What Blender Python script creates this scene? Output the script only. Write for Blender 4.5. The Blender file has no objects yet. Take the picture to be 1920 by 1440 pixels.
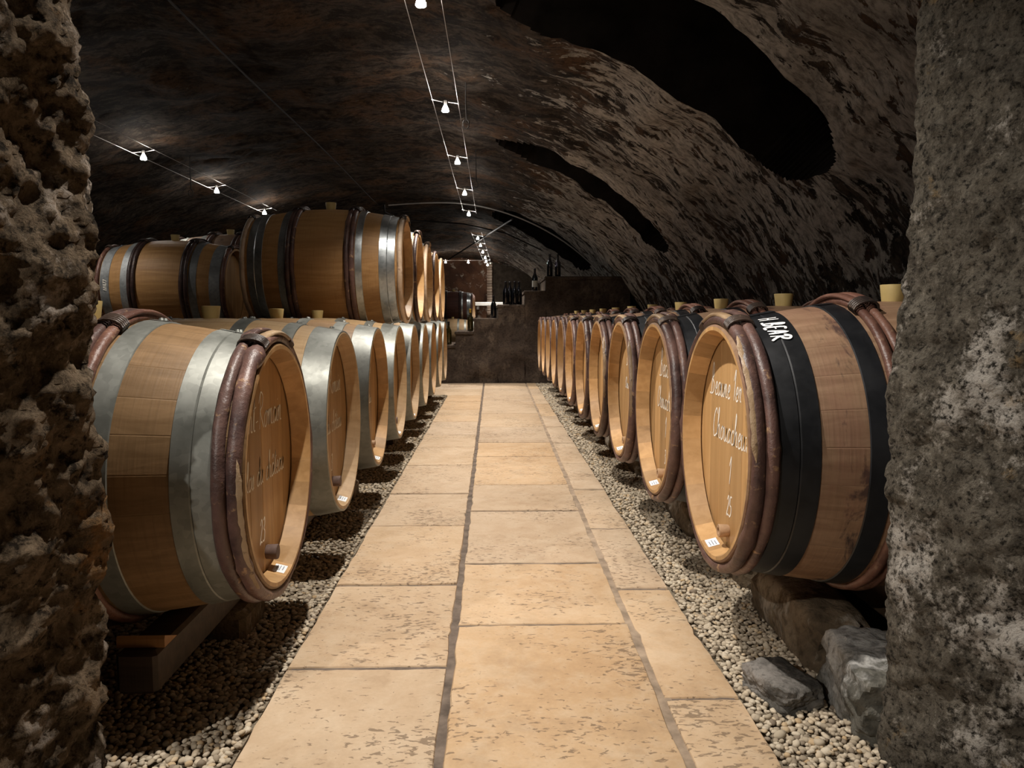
import bpy, math, random
import numpy as np
from mathutils import Matrix, Vector
random.seed(7)
rng = np.random.default_rng(7)
sc = bpy.context.scene
C = sc.collection
PI = math.pi
EYE = 0.848

# ---------------------------------------------------------------- camera, world, exposure
cam_d = bpy.data.cameras.new('camera')
cam = bpy.data.objects.new('camera', cam_d)
C.objects.link(cam)
cam_d.sensor_fit = 'HORIZONTAL'
cam_d.sensor_width = 36.0
cam_d.lens = 36.0 * 1462.8 / 1920.0
cam_d.clip_start = 0.02
cam.location = (0, 0, EYE)
cam.rotation_euler = (PI / 2 - 0.0847, 0, -0.024)
sc.camera = cam
w = bpy.data.worlds.new('world')
sc.world = w
w.use_nodes = True
w.node_tree.nodes['Background'].inputs[0].default_value = (0.0, 0.0, 0.0, 1)
w.node_tree.nodes['Background'].inputs[1].default_value = 0.0
sc.view_settings.view_transform = 'Standard'
sc.view_settings.look = 'None'
sc.view_settings.gamma = 1.0
sc.view_settings.use_curve_mapping = False
sc.view_settings.exposure = 0.0
LAMP_W = 205.0          # each spot on the cables
LAMP_COL = (1.0, 0.935, 0.85)
LAMP_ANGLE = 100
BULB_GLOW = 190.0
LAMP_TILT = -11          # degrees, the aisle lamps lean towards the single row
# cable lamps: X, Y, height above the eye, power factor
MAIN_LAMPS = [(-2.05, -1.0, 1.40, 1.05), (-0.32, 1.70, 1.40, .95), (-0.32, 3.62, 1.40, 1), (-0.32, 5.41, 1.40, 1),  # first is an added unseen lamp, off the cable, lighting the jambs
              (-0.32, 7.20, 1.40, 1), (-0.32, 8.99, 1.40, 1), (-0.33, 10.78, 1.40, 1)]
FAR_LAMPS = [(-.27, 14.0, 1.40, .8), (-.245, 15.4, 1.40, .8), (-.22, 16.9, 1.40, .8), (-.185, 18.5, 1.40, .8),
             (-.17, 19.7, 1.40, .8), (-.15, 21.0, 1.40, .8)]
SIDE_LAMPS = [(-2.85, 4.88, 1.30, .28), (-2.85, 6.57, 1.30, .3), (-2.85, 8.26, 1.30, .4), (-2.85, 9.95, 1.30, .4)]
CROSS_LAMPS = [(-1.2, 20.0, 1.40, .8), (-.63, 20.0, 1.40, .8)]

# ---------------------------------------------------------------- numpy noise
def _h(ix, iy, iz, seed):
    n = (ix.astype(np.int64) * 374761393 + iy.astype(np.int64) * 668265263 + iz.astype(np.int64) * 2147483647 + seed * 1274126177) & 0xffffffff
    n = ((n ^ (n >> 13)) * 1274126177) & 0xffffffff
    n = (n ^ (n >> 16)) & 0xffffffff
    return n.astype(np.float64) / 0xffffffff * 2 - 1
def vnoise(p, seed=0):
    i = np.floor(p); f = p - i
    f = f * f * f * (f * (f * 6 - 15) + 10)
    x, y, z = i[:, 0], i[:, 1], i[:, 2]
    r = 0
    for a in (0, 1):
        for b in (0, 1):
            for c in (0, 1):
                wt = (f[:, 0] if a else 1 - f[:, 0]) * (f[:, 1] if b else 1 - f[:, 1]) * (f[:, 2] if c else 1 - f[:, 2])
                r = r + wt * _h(x + a, y + b, z + c, seed)
    return r
def fbm(p, scale=1.0, octv=4, gain=.5, seed=0):
    p = np.asarray(p, float) * scale
    r = 0; a = 1.0
    for k in range(octv):
        r = r + a * vnoise(p + 13.7 * k, seed + k); p = p * 2.03; a *= gain
    return r

# ---------------------------------------------------------------- node helper
class N:
    def __init__(s, name, rough=.7, spec=.3, metal=0.0):
        s.m = bpy.data.materials.new(name); s.m.use_nodes = True
        s.t = s.m.node_tree; s.b = s.t.nodes['Principled BSDF']
        s.b.inputs['Roughness'].default_value = rough
        s.b.inputs['Specular IOR Level'].default_value = spec
        s.b.inputs['Metallic'].default_value = metal
        s.tc = s.t.nodes.new('ShaderNodeTexCoord')
    def set(s, sock, v):
        if hasattr(v, 'links'): s.t.links.new(v, sock)
        elif isinstance(v, tuple) and len(v) == 3 and sock.type == 'RGBA': sock.default_value = (*v, 1)
        else: sock.default_value = v
    def node(s, typ, outs=0, **kw):
        n = s.t.nodes.new(typ)
        for k, v in kw.items(): setattr(n, k, v)
        return n
    def vec(s, src='Object', scale=(1, 1, 1), loc=None):
        n = s.node('ShaderNodeMapping'); s.set(n.inputs['Vector'], s.tc.outputs[src] if isinstance(src, str) else src)
        n.inputs['Scale'].default_value = scale
        if loc is not None: s.set(n.inputs['Location'], loc)
        return n.outputs[0]
    def noise(s, v, scale=5, detail=4, rough=.55, dist=0.0):
        n = s.node('ShaderNodeTexNoise'); s.set(n.inputs['Vector'], v)
        n.inputs['Scale'].default_value = scale; n.inputs['Detail'].default_value = detail
        n.inputs['Roughness'].default_value = rough; n.inputs['Distortion'].default_value = dist
        return n.outputs['Fac']
    def voro(s, v, scale=5, feature='F1', rnd=1.0, out='Distance'):
        n = s.node('ShaderNodeTexVoronoi', feature=feature); s.set(n.inputs['Vector'], v)
        n.inputs['Scale'].default_value = scale; n.inputs['Randomness'].default_value = rnd
        return n.outputs[out]
    def ramp(s, f, *st):
        n = s.node('ShaderNodeValToRGB'); s.set(n.inputs[0], f); e = n.color_ramp.elements
        for i, (p, c) in enumerate(st):
            el = e[i] if i < 2 else e.new(p)
            el.position = p
            c = (c, c, c) if not isinstance(c, tuple) else c
            el.color = (*c, 1)
        return n.outputs[0]
    def mix(s, f, a, b, bt='MIX'):
        n = s.node('ShaderNodeMix', data_type='RGBA', blend_type=bt)
        s.set(n.inputs[0], f); s.set(n.inputs[6], a); s.set(n.inputs[7], b)
        return n.outputs[2]
    def math(s, op, a, b=0.0, c=None):
        n = s.node('ShaderNodeMath', operation=op); s.set(n.inputs[0], a); s.set(n.inputs[1], b)
        if c is not None: s.set(n.inputs[2], c)
        return n.outputs[0]
    def sep(s, v):
        n = s.node('ShaderNodeSeparateXYZ'); s.set(n.inputs[0], v); return n.outputs
    def rand(s):
        return s.node('ShaderNodeObjectInfo').outputs['Random']
    def color(s, c): s.set(s.b.inputs['Base Color'], c)
    def rough(s, r): s.set(s.b.inputs['Roughness'], r)
    def bump(s, h, strength=.3, dist=.01):
        n = s.node('ShaderNodeBump'); s.set(n.inputs['Height'], h)
        n.inputs['Strength'].default_value = strength; n.inputs['Distance'].default_value = dist
        s.t.links.new(n.outputs[0], s.b.inputs['Normal'])

def bright(n, c, f, lo=.72, hi=1.18):            # multiply a colour by a 0..1-ish factor socket
    return n.mix(1.0, c, n.ramp(f, (0, lo), (1, hi)), 'MULTIPLY')

# ---------------------------------------------------------------- materials
def wood(name, light, dark, stain=None, grain=1.0, rough=.55):
    n = N(name, rough, .3)
    off = n.math('MULTIPLY', n.rand(), 37.0)
    v = n.vec('Object', (3, 40, 40), off)
    g = n.noise(v, 1.0, 6, .6, .6)
    v2 = n.vec('Object', (2.5, 22, 22), off)
    g2 = n.noise(v2, 1.0, 3, .5, .3)
    c = n.mix(n.ramp(g, (.33, 0.0), (.7, 1.0)), dark, light)
    c = n.mix(n.ramp(g2, (.35, .18), (.60, 0.0)), c, tuple(x * .62 for x in dark))
    c = bright(n, c, n.rand(), .955, 1.03)
    # fine saw marks across the grain
    v3 = n.vec('Object', (160, 6, 6), off)
    sm = n.noise(v3, 1.0, 2, .5)
    c = n.mix(n.ramp(sm, (.5, 0.0), (.72, .22)), c, tuple(x * .6 for x in dark))
    if stain:
        gp = n.node('ShaderNodeNewGeometry').outputs['Position']
        st = n.noise(n.vec(gp, (16, 7, 7)), 1.0, 6, .65, .6)
        ax = n.math('ABSOLUTE', n.math('SUBTRACT', n.math('ABSOLUTE', n.sep(n.tc.outputs['Object'])[0]), .215))
        mr = n.node('ShaderNodeMapRange'); n.set(mr.inputs[0], ax)
        mr.inputs[1].default_value = 0.0; mr.inputs[2].default_value = .05; mr.inputs[3].default_value = .10; mr.inputs[4].default_value = -.02
        c = n.mix(n.ramp(n.math('ADD', st, mr.outputs[0]), (.60, 0.0), (.68, .82)), c, stain)
        st2 = n.noise(n.vec(gp, (5, 3, 3), (1, 2, 3)), 1.0, 5, .6, .4)
        c = n.mix(n.ramp(st2, (.5, 0.0), (.68, .4)), c, (.24, .10, .075))
    n.color(c); n.bump(n.mix(.5, g, sm), .25, .004)
    return n.m
def headwood(name, light, dark, rough=.5):
    n = N(name, rough, .3)
    off = n.math('MULTIPLY', n.rand(), 23.0)
    g = n.noise(n.vec('Object', (30, 34, 2.2), off), 1.0, 5, .55, .5)
    c = n.mix(n.ramp(g, (.3, 0.0), (.72, 1.0)), dark, light)
    c = bright(n, c, n.rand())
    g2 = n.noise(n.vec('Object', (6, 30, 8), off), 1.0, 4, .6, 1.0)
    c = n.mix(n.ramp(g2, (.66, 0.0), (.74, .55)), c, tuple(x * .3 for x in dark))
    n.color(c); n.bump(g, .15, .003)
    return n.m
M = {}
M['stave_tan'] = wood('wood_stave_tan', (.270, .163, .078), (.175, .100, .042))
M['stave_pale'] = wood('wood_stave_pale', (0.480, 0.328, 0.180), (0.368, 0.232, 0.112))
M['stave_gold'] = wood('wood_stave_gold', (0.470, 0.265, 0.105), (0.332, 0.171, 0.061))
M['stave_rose'] = wood('wood_stave_rose', (0.310, 0.198, 0.122), (0.206, 0.120, 0.071), stain=(.020, .016, .020))
M['stave_dark'] = wood('wood_stave_dark', (.16, .07, .05), (.08, .035, .028))
M['head_tan'] = headwood('wood_head_tan', (.52, .315, .14), (.38, .215, .085))
M['head_warm'] = headwood('wood_head_warm', (.55, .335, .15), (.42, .24, .095))
def bark(name, a, b, c3):
    n = N(name, .45, .4)
    off = n.math('MULTIPLY', n.rand(), 11.0)
    v = n.vec('Object', (9, 9, 9), off)
    k = n.noise(v, 1.2, 5, .6, .4)
    c = n.mix(n.ramp(k, (.35, 0.0), (.65, 1.0)), a, b)
    k2 = n.noise(v, 3.5, 4, .65)
    c = n.mix(n.ramp(k2, (.6, 0.0), (.68, .9)), c, c3)
    n.color(bright(n, c, n.rand())); n.bump(k2, .6, .006)
    return n.m
M['bark'] = bark('chestnut_bark', (.055, .030, .027), (.15, .082, .066), (.33, .20, .11))
M['bark_red'] = bark('chestnut_bark_red', (.085, .036, .026), (.20, .095, .065), (.30, .19, .12))
M['bark_dark'] = bark('chestnut_bark_dark', (.022, .012, .011), (.06, .032, .027), (.12, .07, .05))
M['bark_pale'] = bark('peeled_chestnut', (.42, .29, .19), (.60, .45, .32), (.24, .14, .10))
M['torn'] = bark('torn_chestnut', (.24, .155, .085), (.40, .28, .17), (.10, .06, .04))
M['osier'] = bark('osier_binding', (.03, .022, .02), (.09, .06, .045), (.22, .15, .09))
def galv(name, a, b, metal=.75, rough=.42):
    n = N(name, rough, .5, metal)
    v = n.vec('Object', (1, 1, 1))
    k = n.noise(v, 9, 5, .6)
    k2 = n.voro(v, 70, out='Color')
    c = n.mix(n.ramp(k, (.3, 0.0), (.7, 1.0)), a, b)
    bw = n.node('ShaderNodeRGBToBW'); n.set(bw.inputs[0], k2)
    c = n.mix(.16, c, bw.outputs[0], 'OVERLAY')
    n.color(bright(n, c, n.rand()))
    n.rough(n.ramp(k, (.3, rough - .08), (.7, rough + .14)))
    return n.m
M['galv'] = galv('galvanised_steel', (.165, .170, .152), (.25, .255, .232), .5, .46)
M['galv_grey'] = galv('dull_steel', (.24, .255, .26), (.36, .375, .38), .5, .45)
M['galv_shiny'] = galv('bright_steel', (.40, .43, .44), (.54, .57, .58), .85, .32)
M['black_metal'] = galv('black_painted_steel', (.006, .007, .009), (.016, .017, .020), .2, .42)
def plain(name, col, rough=.6, spec=.3, metal=0.0, nscale=0, amt=.25):
    n = N(name, rough, spec, metal)
    c = col
    if nscale:
        k = n.noise(n.vec('Object'), nscale, 4, .6)
        c = n.mix(n.ramp(k, (.3, 0.0), (.7, 1.0)), tuple(x * (1 - amt) for x in col), tuple(min(1, x * (1 + amt)) for x in col))
    n.color(c)
    return n.m
M['bung'] = plain('silicone_bung', (.52, .39, .16), .5, .4, 0, 20, .1)
M['cork'] = plain('wooden_plug', (.42, .27, .16), .7, .2, 0, 40, .2)
M['cork_dark'] = plain('stained_plug', (.13, .085, .07), .7, .2, 0, 40, .3)
M['chalk'] = plain('chalk', (.90, .85, .76), .9, .1)
M['chalk_white'] = plain('white_chalk', (.85, .85, .85), .9, .1)
M['sticker'] = plain('paper_sticker', (.80, .82, .84), .6, .3)
M['ink'] = plain('sticker_ink', (.25, .28, .33), .8, .1)
M['wire'] = plain('steel_cable', (.62, .58, .55), .4, .5, .6)
M['dark_iron'] = plain('dark_iron', (.03, .025, .022), .6, .4, .3, 15, .4)
M['conduit'] = plain('grey_conduit', (.30, .28, .26), .5, .4, .2)
M['rail'] = wood('rail_timber', (.070, .045, .027), (.032, .020, .012))
M['wedge'] = wood('wedge_wood', (.42, .22, .08), (.30, .14, .05))
M['white_board'] = plain('white_board', (.72, .70, .66), .6, .3, 0, 6, .12)
def glassy(name, col):
    n = N(name, .06, .6); n.color(col)
    n.b.inputs['Coat Weight'].default_value = .6
    return n.m
M['bottle_dark'] = glassy('dark_bottle_glass', (.004, .005, .008))
M['bottle_green'] = glassy('olive_bottle_glass', (.030, .022, .004))
M['foil'] = plain('bottle_foil', (.012, .012, .018), .35, .5, .5)
M['foil_gold'] = plain('gold_foil', (.55, .36, .05), .4, .5, .3)
M['label'] = plain('paper_label', (.42, .42, .38), .7, .2)
mg = bpy.data.materials.new('lit_bulb'); mg.use_nodes = True
_b = mg.node_tree.nodes['Principled BSDF']
_b.inputs['Base Color'].default_value = (.9, .9, .9, 1)
_b.inputs['Emission Color'].default_value = (1.0, .95, .88, 1)
_b.inputs['Emission Strength'].default_value = BULB_GLOW
M['bulb'] = mg

def mk_vault():
    n = N('vault_plaster', .9, .15)
    uv = n.tc.outputs['UV']; ob = n.tc.outputs['Object']
    s = n.sep(ob)
    big = n.noise(n.vec(ob), .9, 5, .6, .6)
    mid = n.noise(n.vec(uv, (4.0, 7.0, 1)), 1.0, 9, .72, .35)
    fine = n.noise(n.vec(uv, (15, 23, 1)), 1.0, 8, .74, .3)
    dark = n.mix(n.ramp(mid, (.44, 0.0), (.55, 1.0)), (.026, .020, .016), (.112, .087, .068))
    rust = n.noise(n.vec(ob, (1, 1, 1), (3.1, 1.7, .4)), 1.7, 8, .7)
    dark = n.mix(n.ramp(rust, (.50, 0.0), (.60, .75)), dark, (.19, .105, .056))
    dark = n.mix(n.ramp(fine, (.40, .85), (.50, 0.0)), dark, (.026, .018, .014))
    dark = n.mix(n.ramp(fine, (.55, 0.0), (.64, .65)), dark, (.20, .155, .12))
    pale = n.mix(n.ramp(fine, (.38, 0.0), (.56, 1.0)), (.27, .245, .215), (.74, .70, .645))
    # lime wash that survives on the side of the vault above the single row
    side = n.node('ShaderNodeMapRange'); n.set(side.inputs[0], s[0])
    side.inputs[1].default_value = -.35; side.inputs[2].default_value = .95
    side.inputs[3].default_value = -.44; side.inputs[4].default_value = .06
    low = n.node('ShaderNodeMapRange'); n.set(low.inputs[0], s[2])
    low.inputs[1].default_value = .75; low.inputs[2].default_value = 1.6
    low.inputs[3].default_value = -.24; low.inputs[4].default_value = 0.0
    pat = n.noise(n.vec(uv, (1.2, 2.4, 1), (.4, 2.3, 0)), 1.2, 6, .62, .5)
    pock = n.noise(n.vec(uv, (7.5, 13, 1), (1.4, .3, 0)), 1.0, 9, .70, .35)
    f = n.math('ADD', n.math('ADD', pat, side.outputs[0]), low.outputs[0])
    f = n.math('ADD', f, n.math('MULTIPLY', n.math('SUBTRACT', pock, .475), 1.7))
    c = n.mix(n.ramp(f, (.485, 0.0), (.525, .95)), dark, pale)
    c = n.mix(n.ramp(big, (.36, .5), (.52, 0.0)), c, (.030, .022, .017))
    n.color(c)
    h = n.math('ADD', n.math('MULTIPLY', mid, 1.2), n.math('ADD', fine, n.ramp(f, (.47, 0.0), (.53, .5))))
    n.bump(h, 1.0, .04)
    return n.m
M['vault'] = mk_vault()
M['shaft'] = plain('shaded_shaft', (.016, .013, .011), .95, .05, 0, 5, .5)  # near-black colour paints the shade inside the vault shafts
def mk_pier(name, a, b, pale, ochre, soft):
    n = N(name, .95, .12)
    ob = n.tc.outputs['Object']
    v = n.vec(ob)
    big = n.noise(v, 2.6, 6, .6, .3)
    mid = n.noise(n.vec(ob, (1, 1, .7)), 15 if soft else 22, 9, .76, .4)
    fine = n.noise(v, 42 if soft else 85, 7, .72)
    pore = n.voro(v, 60 if soft else 130)
    c = n.mix(n.ramp(mid, (.40, 0.0), (.60, 1.0)), a, b)
    pf = n.math('ADD', n.math('MULTIPLY', big, .55), n.math('MULTIPLY', n.noise(n.vec(ob, (1, 1, .75), (2.2, 0, 1)), 9, 9, .75), .5))
    pf = n.math('ADD', pf, n.math('MULTIPLY', n.math('SUBTRACT', fine, .5), .30))
    c = n.mix(n.ramp(pf, (.55, 0.0), (.625, .8)), c, pale)
    of = n.noise(n.vec(ob, (1, 1, 1), (7, 3, 1)), 6, 8, .7)
    c = n.mix(n.ramp(of, (.60, 0.0), (.68, .65)), c, ochre)
    c = n.mix(n.ramp(fine, (.38, .95), (.49, 0.0)), c, tuple(x * .22 for x in a))
    c = n.mix(n.ramp(fine, (.56, 0.0), (.68, .5)), c, tuple(min(1, x * 1.7) for x in b))
    n.color(c)
    n.bump(n.math('ADD', n.math('ADD', n.math('MULTIPLY', fine, .55), mid), n.math('MULTIPLY', pore, .12)), 1.0, .022 if soft else .014)
    return n.m
M['pier_l'] = mk_pier('pier_stone_brown', (.080, .057, .036), (.24, .175, .115), (.52, .45, .39), (.32, .165, .06), True)
M['pier_r'] = mk_pier('pier_stone_grey', (.068, .058, .045), (.165, .145, .116), (.56, .52, .47), (.36, .23, .09), False)
def mk_flag():
    n = N('flagstone', .62, .25)
    off = n.math('MULTIPLY', n.rand(), 19.0)
    v = n.vec('Object', (1, 1, 1), off)
    a = n.noise(v, 2.2, 5, .6, .3)
    c = n.mix(n.ramp(a, (.32, 0.0), (.68, 1.0)), (.50, .355, .225), (.60, .45, .305))
    hue = n.ramp(n.rand(), (0, (.95, .97, 1.02)), (.6, (1, 1, 1)), (1, (1.04, .95, .82)))
    c = n.mix(1.0, c, hue, 'MULTIPLY')
    wear = n.noise(v, 5.5, 6, .65, .4)
    c = n.mix(n.ramp(wear, (.52, 0.0), (.72, .42)), c, (.33, .225, .14))
    mot = n.noise(v, 13, 6, .7, .3)
    c = n.mix(n.ramp(mot, (.35, .28), (.55, 0.0)), c, (.72, .60, .45))
    c = n.mix(n.ramp(mot, (.56, 0.0), (.70, .30)), c, (.36, .24, .14))
    pv = n.vec('Object', (46, 92, 46), off)
    p1 = n.noise(pv, 1.0, 3, .55, .6)
    dens = n.noise(v, 3.1, 3, .5)
    pit = n.math('SUBTRACT', p1, n.math('MULTIPLY', n.math('SUBTRACT', .60, dens), .55))
    pits = n.ramp(pit, (.560, 0.0), (.615, 1.0))
    c = n.mix(n.math('MULTIPLY', pits, .72), c, (.16, .11, .070))
    g = n.noise(v, 120, 2, .5)
    c = n.mix(n.ramp(g, (.3, .12), (.7, 0.0)), c, (.3, .2, .12))
    n.color(c)
    n.bump(n.math('SUBTRACT', n.math('ADD', n.math('MULTIPLY', wear, .5), n.math('MULTIPLY', g, .1)), pits), .35, .006)
    return n.m
M['flag'] = mk_flag()
M['mortar'] = plain('joint_mortar', (.165, .130, .105), .95, .1, 0, 18, .45)
M['earth'] = plain('dark_earth', (.055, .044, .034), .98, .05, 0, 9, .4)
def mk_peb(name, attr):
    n = N(name, .8, .2)
    if attr:
        a = n.node('ShaderNodeAttribute'); a.attribute_name = 'tint'; f = a.outputs['Fac']
    else: f = n.rand()
    c = n.ramp(f, (0, (.24, .19, .14)), (.2, (.42, .35, .255)), (.5, (.53, .445, .335)), (.8, (.62, .54, .42)), (1.0, (.52, .37, .21)))
    k = n.noise(n.vec('Object'), 130, 3, .6)
    n.color(n.mix(n.ramp(k, (.35, .25), (.6, 0.0)), c, (.12, .09, .065)))
    return n.m
M['peb'] = mk_peb('river_pebbles', True)
M['peb1'] = mk_peb('river_pebble', False)
def mk_rock(name, a, b, pale):
    n = N(name, .9, .15)
    v = n.vec('Object')
    k = n.noise(v, 6, 7, .65, .5); k2 = n.noise(n.vec('Object', (1, 1, .6), (3, 1, 4)), 3.2, 7, .7, .4); k3 = n.noise(v, 45, 4, .6)
    c = n.mix(n.ramp(k, (.35, 0.0), (.65, 1.0)), a, b)
    c = n.mix(n.ramp(k2, (.52, 0.0), (.60, .9)), c, pale)
    n.color(n.mix(n.ramp(k3, (.35, .5), (.5, 0.0)), c, tuple(x * .3 for x in a)))
    n.bump(n.math('ADD', k, n.math('MULTIPLY', k3, .4)), .7, .02)
    return n.m
M['rock'] = mk_rock('grey_rock', (.055, .055, .048), (.17, .16, .135), (.46, .45, .43))
M['rock_dark'] = mk_rock('dark_rock', (.050, .047, .043), (.15, .14, .125), (.24, .22, .20))
M['rock_brown'] = mk_rock('brown_rock', (.075, .055, .035), (.19, .14, .09), (.34, .30, .25))
M['stair'] = mk_rock('stair_render', (.040, .029, .023), (.085, .062, .047), (.120, .090, .068))
def mk_backwall():
    n = N('back_wall_render', .9, .15)
    v = n.vec('Object'); k = n.noise(v, 1.6, 6, .65, .4); k2 = n.noise(v, 5, 6, .7)
    c = n.mix(n.ramp(k, (.4, 0.0), (.6, 1.0)), (.085, .045, .030), (.19, .095, .055))
    c = n.mix(n.ramp(k2, (.56, 0.0), (.64, .85)), c, (.50, .44, .37))
    n.color(c); n.bump(k2, .6, .03)
    return n.m
M['backwall'] = mk_backwall()
def mk_brick():
    n = N('pale_brick', .9, .15)
    k = n.noise(n.vec('Object'), 9, 4, .6)
    c = n.mix(n.ramp(k, (.35, 0.0), (.65, 1.0)), (.26, .17, .12), (.50, .40, .32))
    n.color(bright(n, c, n.rand())); return n.m
M['brick'] = mk_brick()

# ---------------------------------------------------------------- mesh helpers
def mesh(name, v, f, mats, smooth=False, angle=None, slots=None):
    m = bpy.data.meshes.new(name)
    m.from_pydata([tuple(map(float, q)) for q in v], [], [tuple(map(int, q)) for q in f])
    for x in (mats if isinstance(mats, (list, tuple)) else [mats]): m.materials.append(M[x] if isinstance(x, str) else x)
    if slots is not None: m.polygons.foreach_set('material_index', slots)
    if smooth or angle is not None:
        m.polygons.foreach_set('use_smooth', [True] * len(m.polygons))
        if angle is not None: m.set_sharp_from_angle(angle=math.radians(angle))
    m.update()
    return m
def obj(name, me, parent=None, loc=None, rot=None):
    o = bpy.data.objects.new(name, me); C.objects.link(o)
    if parent is not None: o.parent = parent
    if loc is not None: o.location = loc
    if rot is not None: o.rotation_euler = rot
    return o
def thing(name, label, cat, loc=(0, 0, 0), rz=0, group=None):
    o = bpy.data.objects.new(name, None); C.objects.link(o)
    o.location = loc; o.rotation_euler = (0, 0, rz); o.empty_display_size = .1
    tag(o, label, cat, group); return o
def tag(o, label, cat, group=None):
    o['label'] = label; o['category'] = cat
    if group: o['group'] = group
    return o
def struct(o): o['kind'] = 'structure'; return o
def grid_faces(nu, nv, cu=False, cv=False):
    F = []
    for i in range(nu - (0 if cu else 1)):
        for j in range(nv - (0 if cv else 1)):
            a, b = i, (i + 1) % nu; c, d = j, (j + 1) % nv
            F.append((a * nv + c, b * nv + c, b * nv + d, a * nv + d))
    return F
def tube_verts(path, rad, k=8):
    """rings round a poly line; returns verts, faces with end caps"""
    P = [Vector(p) for p in path]; V = []; n = len(P)
    up = Vector((0, 0, 1))
    for i, p in enumerate(P):
        t = (P[min(i + 1, n - 1)] - P[max(i - 1, 0)]).normalized()
        a = t.cross(up)
        if a.length < 1e-3: a = t.cross(Vector((0, 1, 0)))
        a.normalize(); b = t.cross(a)
        r = rad[i] if hasattr(rad, '__len__') else rad
        for j in range(k):
            q = 2 * PI * j / k; V.append(p + a * (r * math.cos(q)) + b * (r * math.sin(q)))
    F = grid_faces(n, k, False, True)
    F.append(tuple(range(k - 1, -1, -1))); F.append(tuple((n - 1) * k + j for j in range(k)))
    return V, F
def join(*vf):
    V, F = [], []
    for v, f in vf:
        o = len(V); V += list(v); F += [tuple(i + o for i in q) for q in f]
    return V, F
def box_vf(x0, x1, y0, y1, z0, z1, bev=0.0):
    if bev <= 0:
        V = [(x, y, z) for x in (x0, x1) for y in (y0, y1) for z in (z0, z1)]
        return V, [(0, 1, 3, 2), (4, 6, 7, 5), (0, 4, 5, 1), (2, 3, 7, 6), (0, 2, 6, 4), (1, 5, 7, 3)]
    b = bev; V = []; ring = lambda i, z: [(x0 + i, y0 + b if i == 0 else y0 + i, z)]
    lay = [(b, z0), (0, z0 + b), (0, z1 - b), (b, z1)]
    for ins, z in lay:
        V += [(x0 + ins + b * (1 - 0), y0 + ins, z), (x1 - ins - b, y0 + ins, z), (x1 - ins, y0 + ins + b, z), (x1 - ins, y1 - ins - b, z),
              (x1 - ins - b, y1 - ins, z), (x0 + ins + b, y1 - ins, z), (x0 + ins, y1 - ins - b, z), (x0 + ins, y0 + ins + b, z)]
    F = []
    for l in range(3):
        for j in range(8):
            a = l * 8 + j; c = l * 8 + (j + 1) % 8; F.append((a, c, c + 8, a + 8))
    F.append(tuple(range(7, -1, -1))); F.append(tuple(24 + j for j in range(8)))
    return V, F
def lathe_vf(prof, k=24, cap=True):
    V = []
    for r, z in prof:
        for j in range(k):
            a = 2 * PI * j / k; V.append((r * math.cos(a), r * math.sin(a), z))
    F = [(q[0], q[3], q[2], q[1]) for q in grid_faces(len(prof), k, False, True)]
    F = [tuple(reversed(q)) for q in F]
    if cap:
        F.append(tuple(range(k - 1, -1, -1))); F.append(tuple((len(prof) - 1) * k + j for j in range(k)))
    return V, F

# ---------------------------------------------------------------- the vault (ceiling)
CX, CZ, RV = -.73, -1.41 + EYE, 3.10
def vault_pt(a):        # a: angle, 0 = side of the single row; flattened beyond the crown
    dx = RV * np.cos(a); sx = np.where(dx < 0, 1.75, 1.0)
    return CX + dx * sx, CZ + RV * np.sin(a)
def vault_z(x):
    dx = (x - CX) / (1.75 if x < CX else 1.0)
    return CZ + math.sqrt(max(0, RV * RV - dx * dx))
RECESS = [(3.36, 4.28, .02, 1.56), (6.95, 7.75, .03, 1.62), (11.5, 13.2, .0, 1.50)]   # Y0, Y1, X at top, X at foot
a0 = math.asin(.562 / RV)
ang = list(np.linspace(a0, PI - a0, 150))
for (_, _, xt, xf) in RECESS:
    tf = math.acos((xf - CX) / RV); ang += list(np.arange(tf, tf + .085, .0045))
    for x in (xt, xf):
        t = math.acos((x - CX) / RV); ang += [t - .006, t + .006]
ang = np.array(sorted(ang))
ys = list(np.arange(-1.6, 3.3, .06)) + list(np.arange(3.3, 4.4, .025)) + list(np.arange(4.4, 6.9, .06)) + list(np.arange(6.9, 7.85, .03)) + list(np.arange(7.85, 9, .06)) + list(np.arange(9, 22.4, .14))
for (y0, y1, _, _) in RECESS:
    for y in (y0, y1): ys += [y - .012, y + .012]
ys = np.array(sorted(ys))
A, Y = np.meshgrid(ang, ys, indexing='ij')
X, Z = vault_pt(A)
nx = np.cos(A); nz = np.sin(A)
P = np.stack([X.ravel(), Y.ravel(), Z.ravel()], 1)
d = .055 * fbm(P, .9, 3, .5, 3) + .022 * fbm(P, 4.5, 4, .55, 9)
d = d.reshape(A.shape)
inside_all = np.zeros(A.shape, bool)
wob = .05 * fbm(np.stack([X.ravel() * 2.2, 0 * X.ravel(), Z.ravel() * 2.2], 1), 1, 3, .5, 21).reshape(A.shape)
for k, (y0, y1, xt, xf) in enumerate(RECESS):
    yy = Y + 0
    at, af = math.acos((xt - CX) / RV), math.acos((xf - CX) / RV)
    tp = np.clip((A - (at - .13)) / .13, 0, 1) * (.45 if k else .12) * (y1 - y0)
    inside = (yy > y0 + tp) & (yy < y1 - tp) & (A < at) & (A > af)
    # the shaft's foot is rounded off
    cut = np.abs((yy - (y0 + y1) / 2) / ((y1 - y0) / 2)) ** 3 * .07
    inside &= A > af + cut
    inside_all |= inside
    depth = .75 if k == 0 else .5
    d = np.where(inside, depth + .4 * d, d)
Xd = X + nx * d; Zd = Z + nz * d
Yd = Y + wob * (np.abs(A - PI / 2) < 1.3)
v = np.stack([Xd.ravel(), Yd.ravel(), Zd.ravel()], 1)
f = grid_faces(len(ang), len(ys))
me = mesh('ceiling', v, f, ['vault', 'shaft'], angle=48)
fa = np.array(f); iv = inside_all.ravel()
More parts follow.
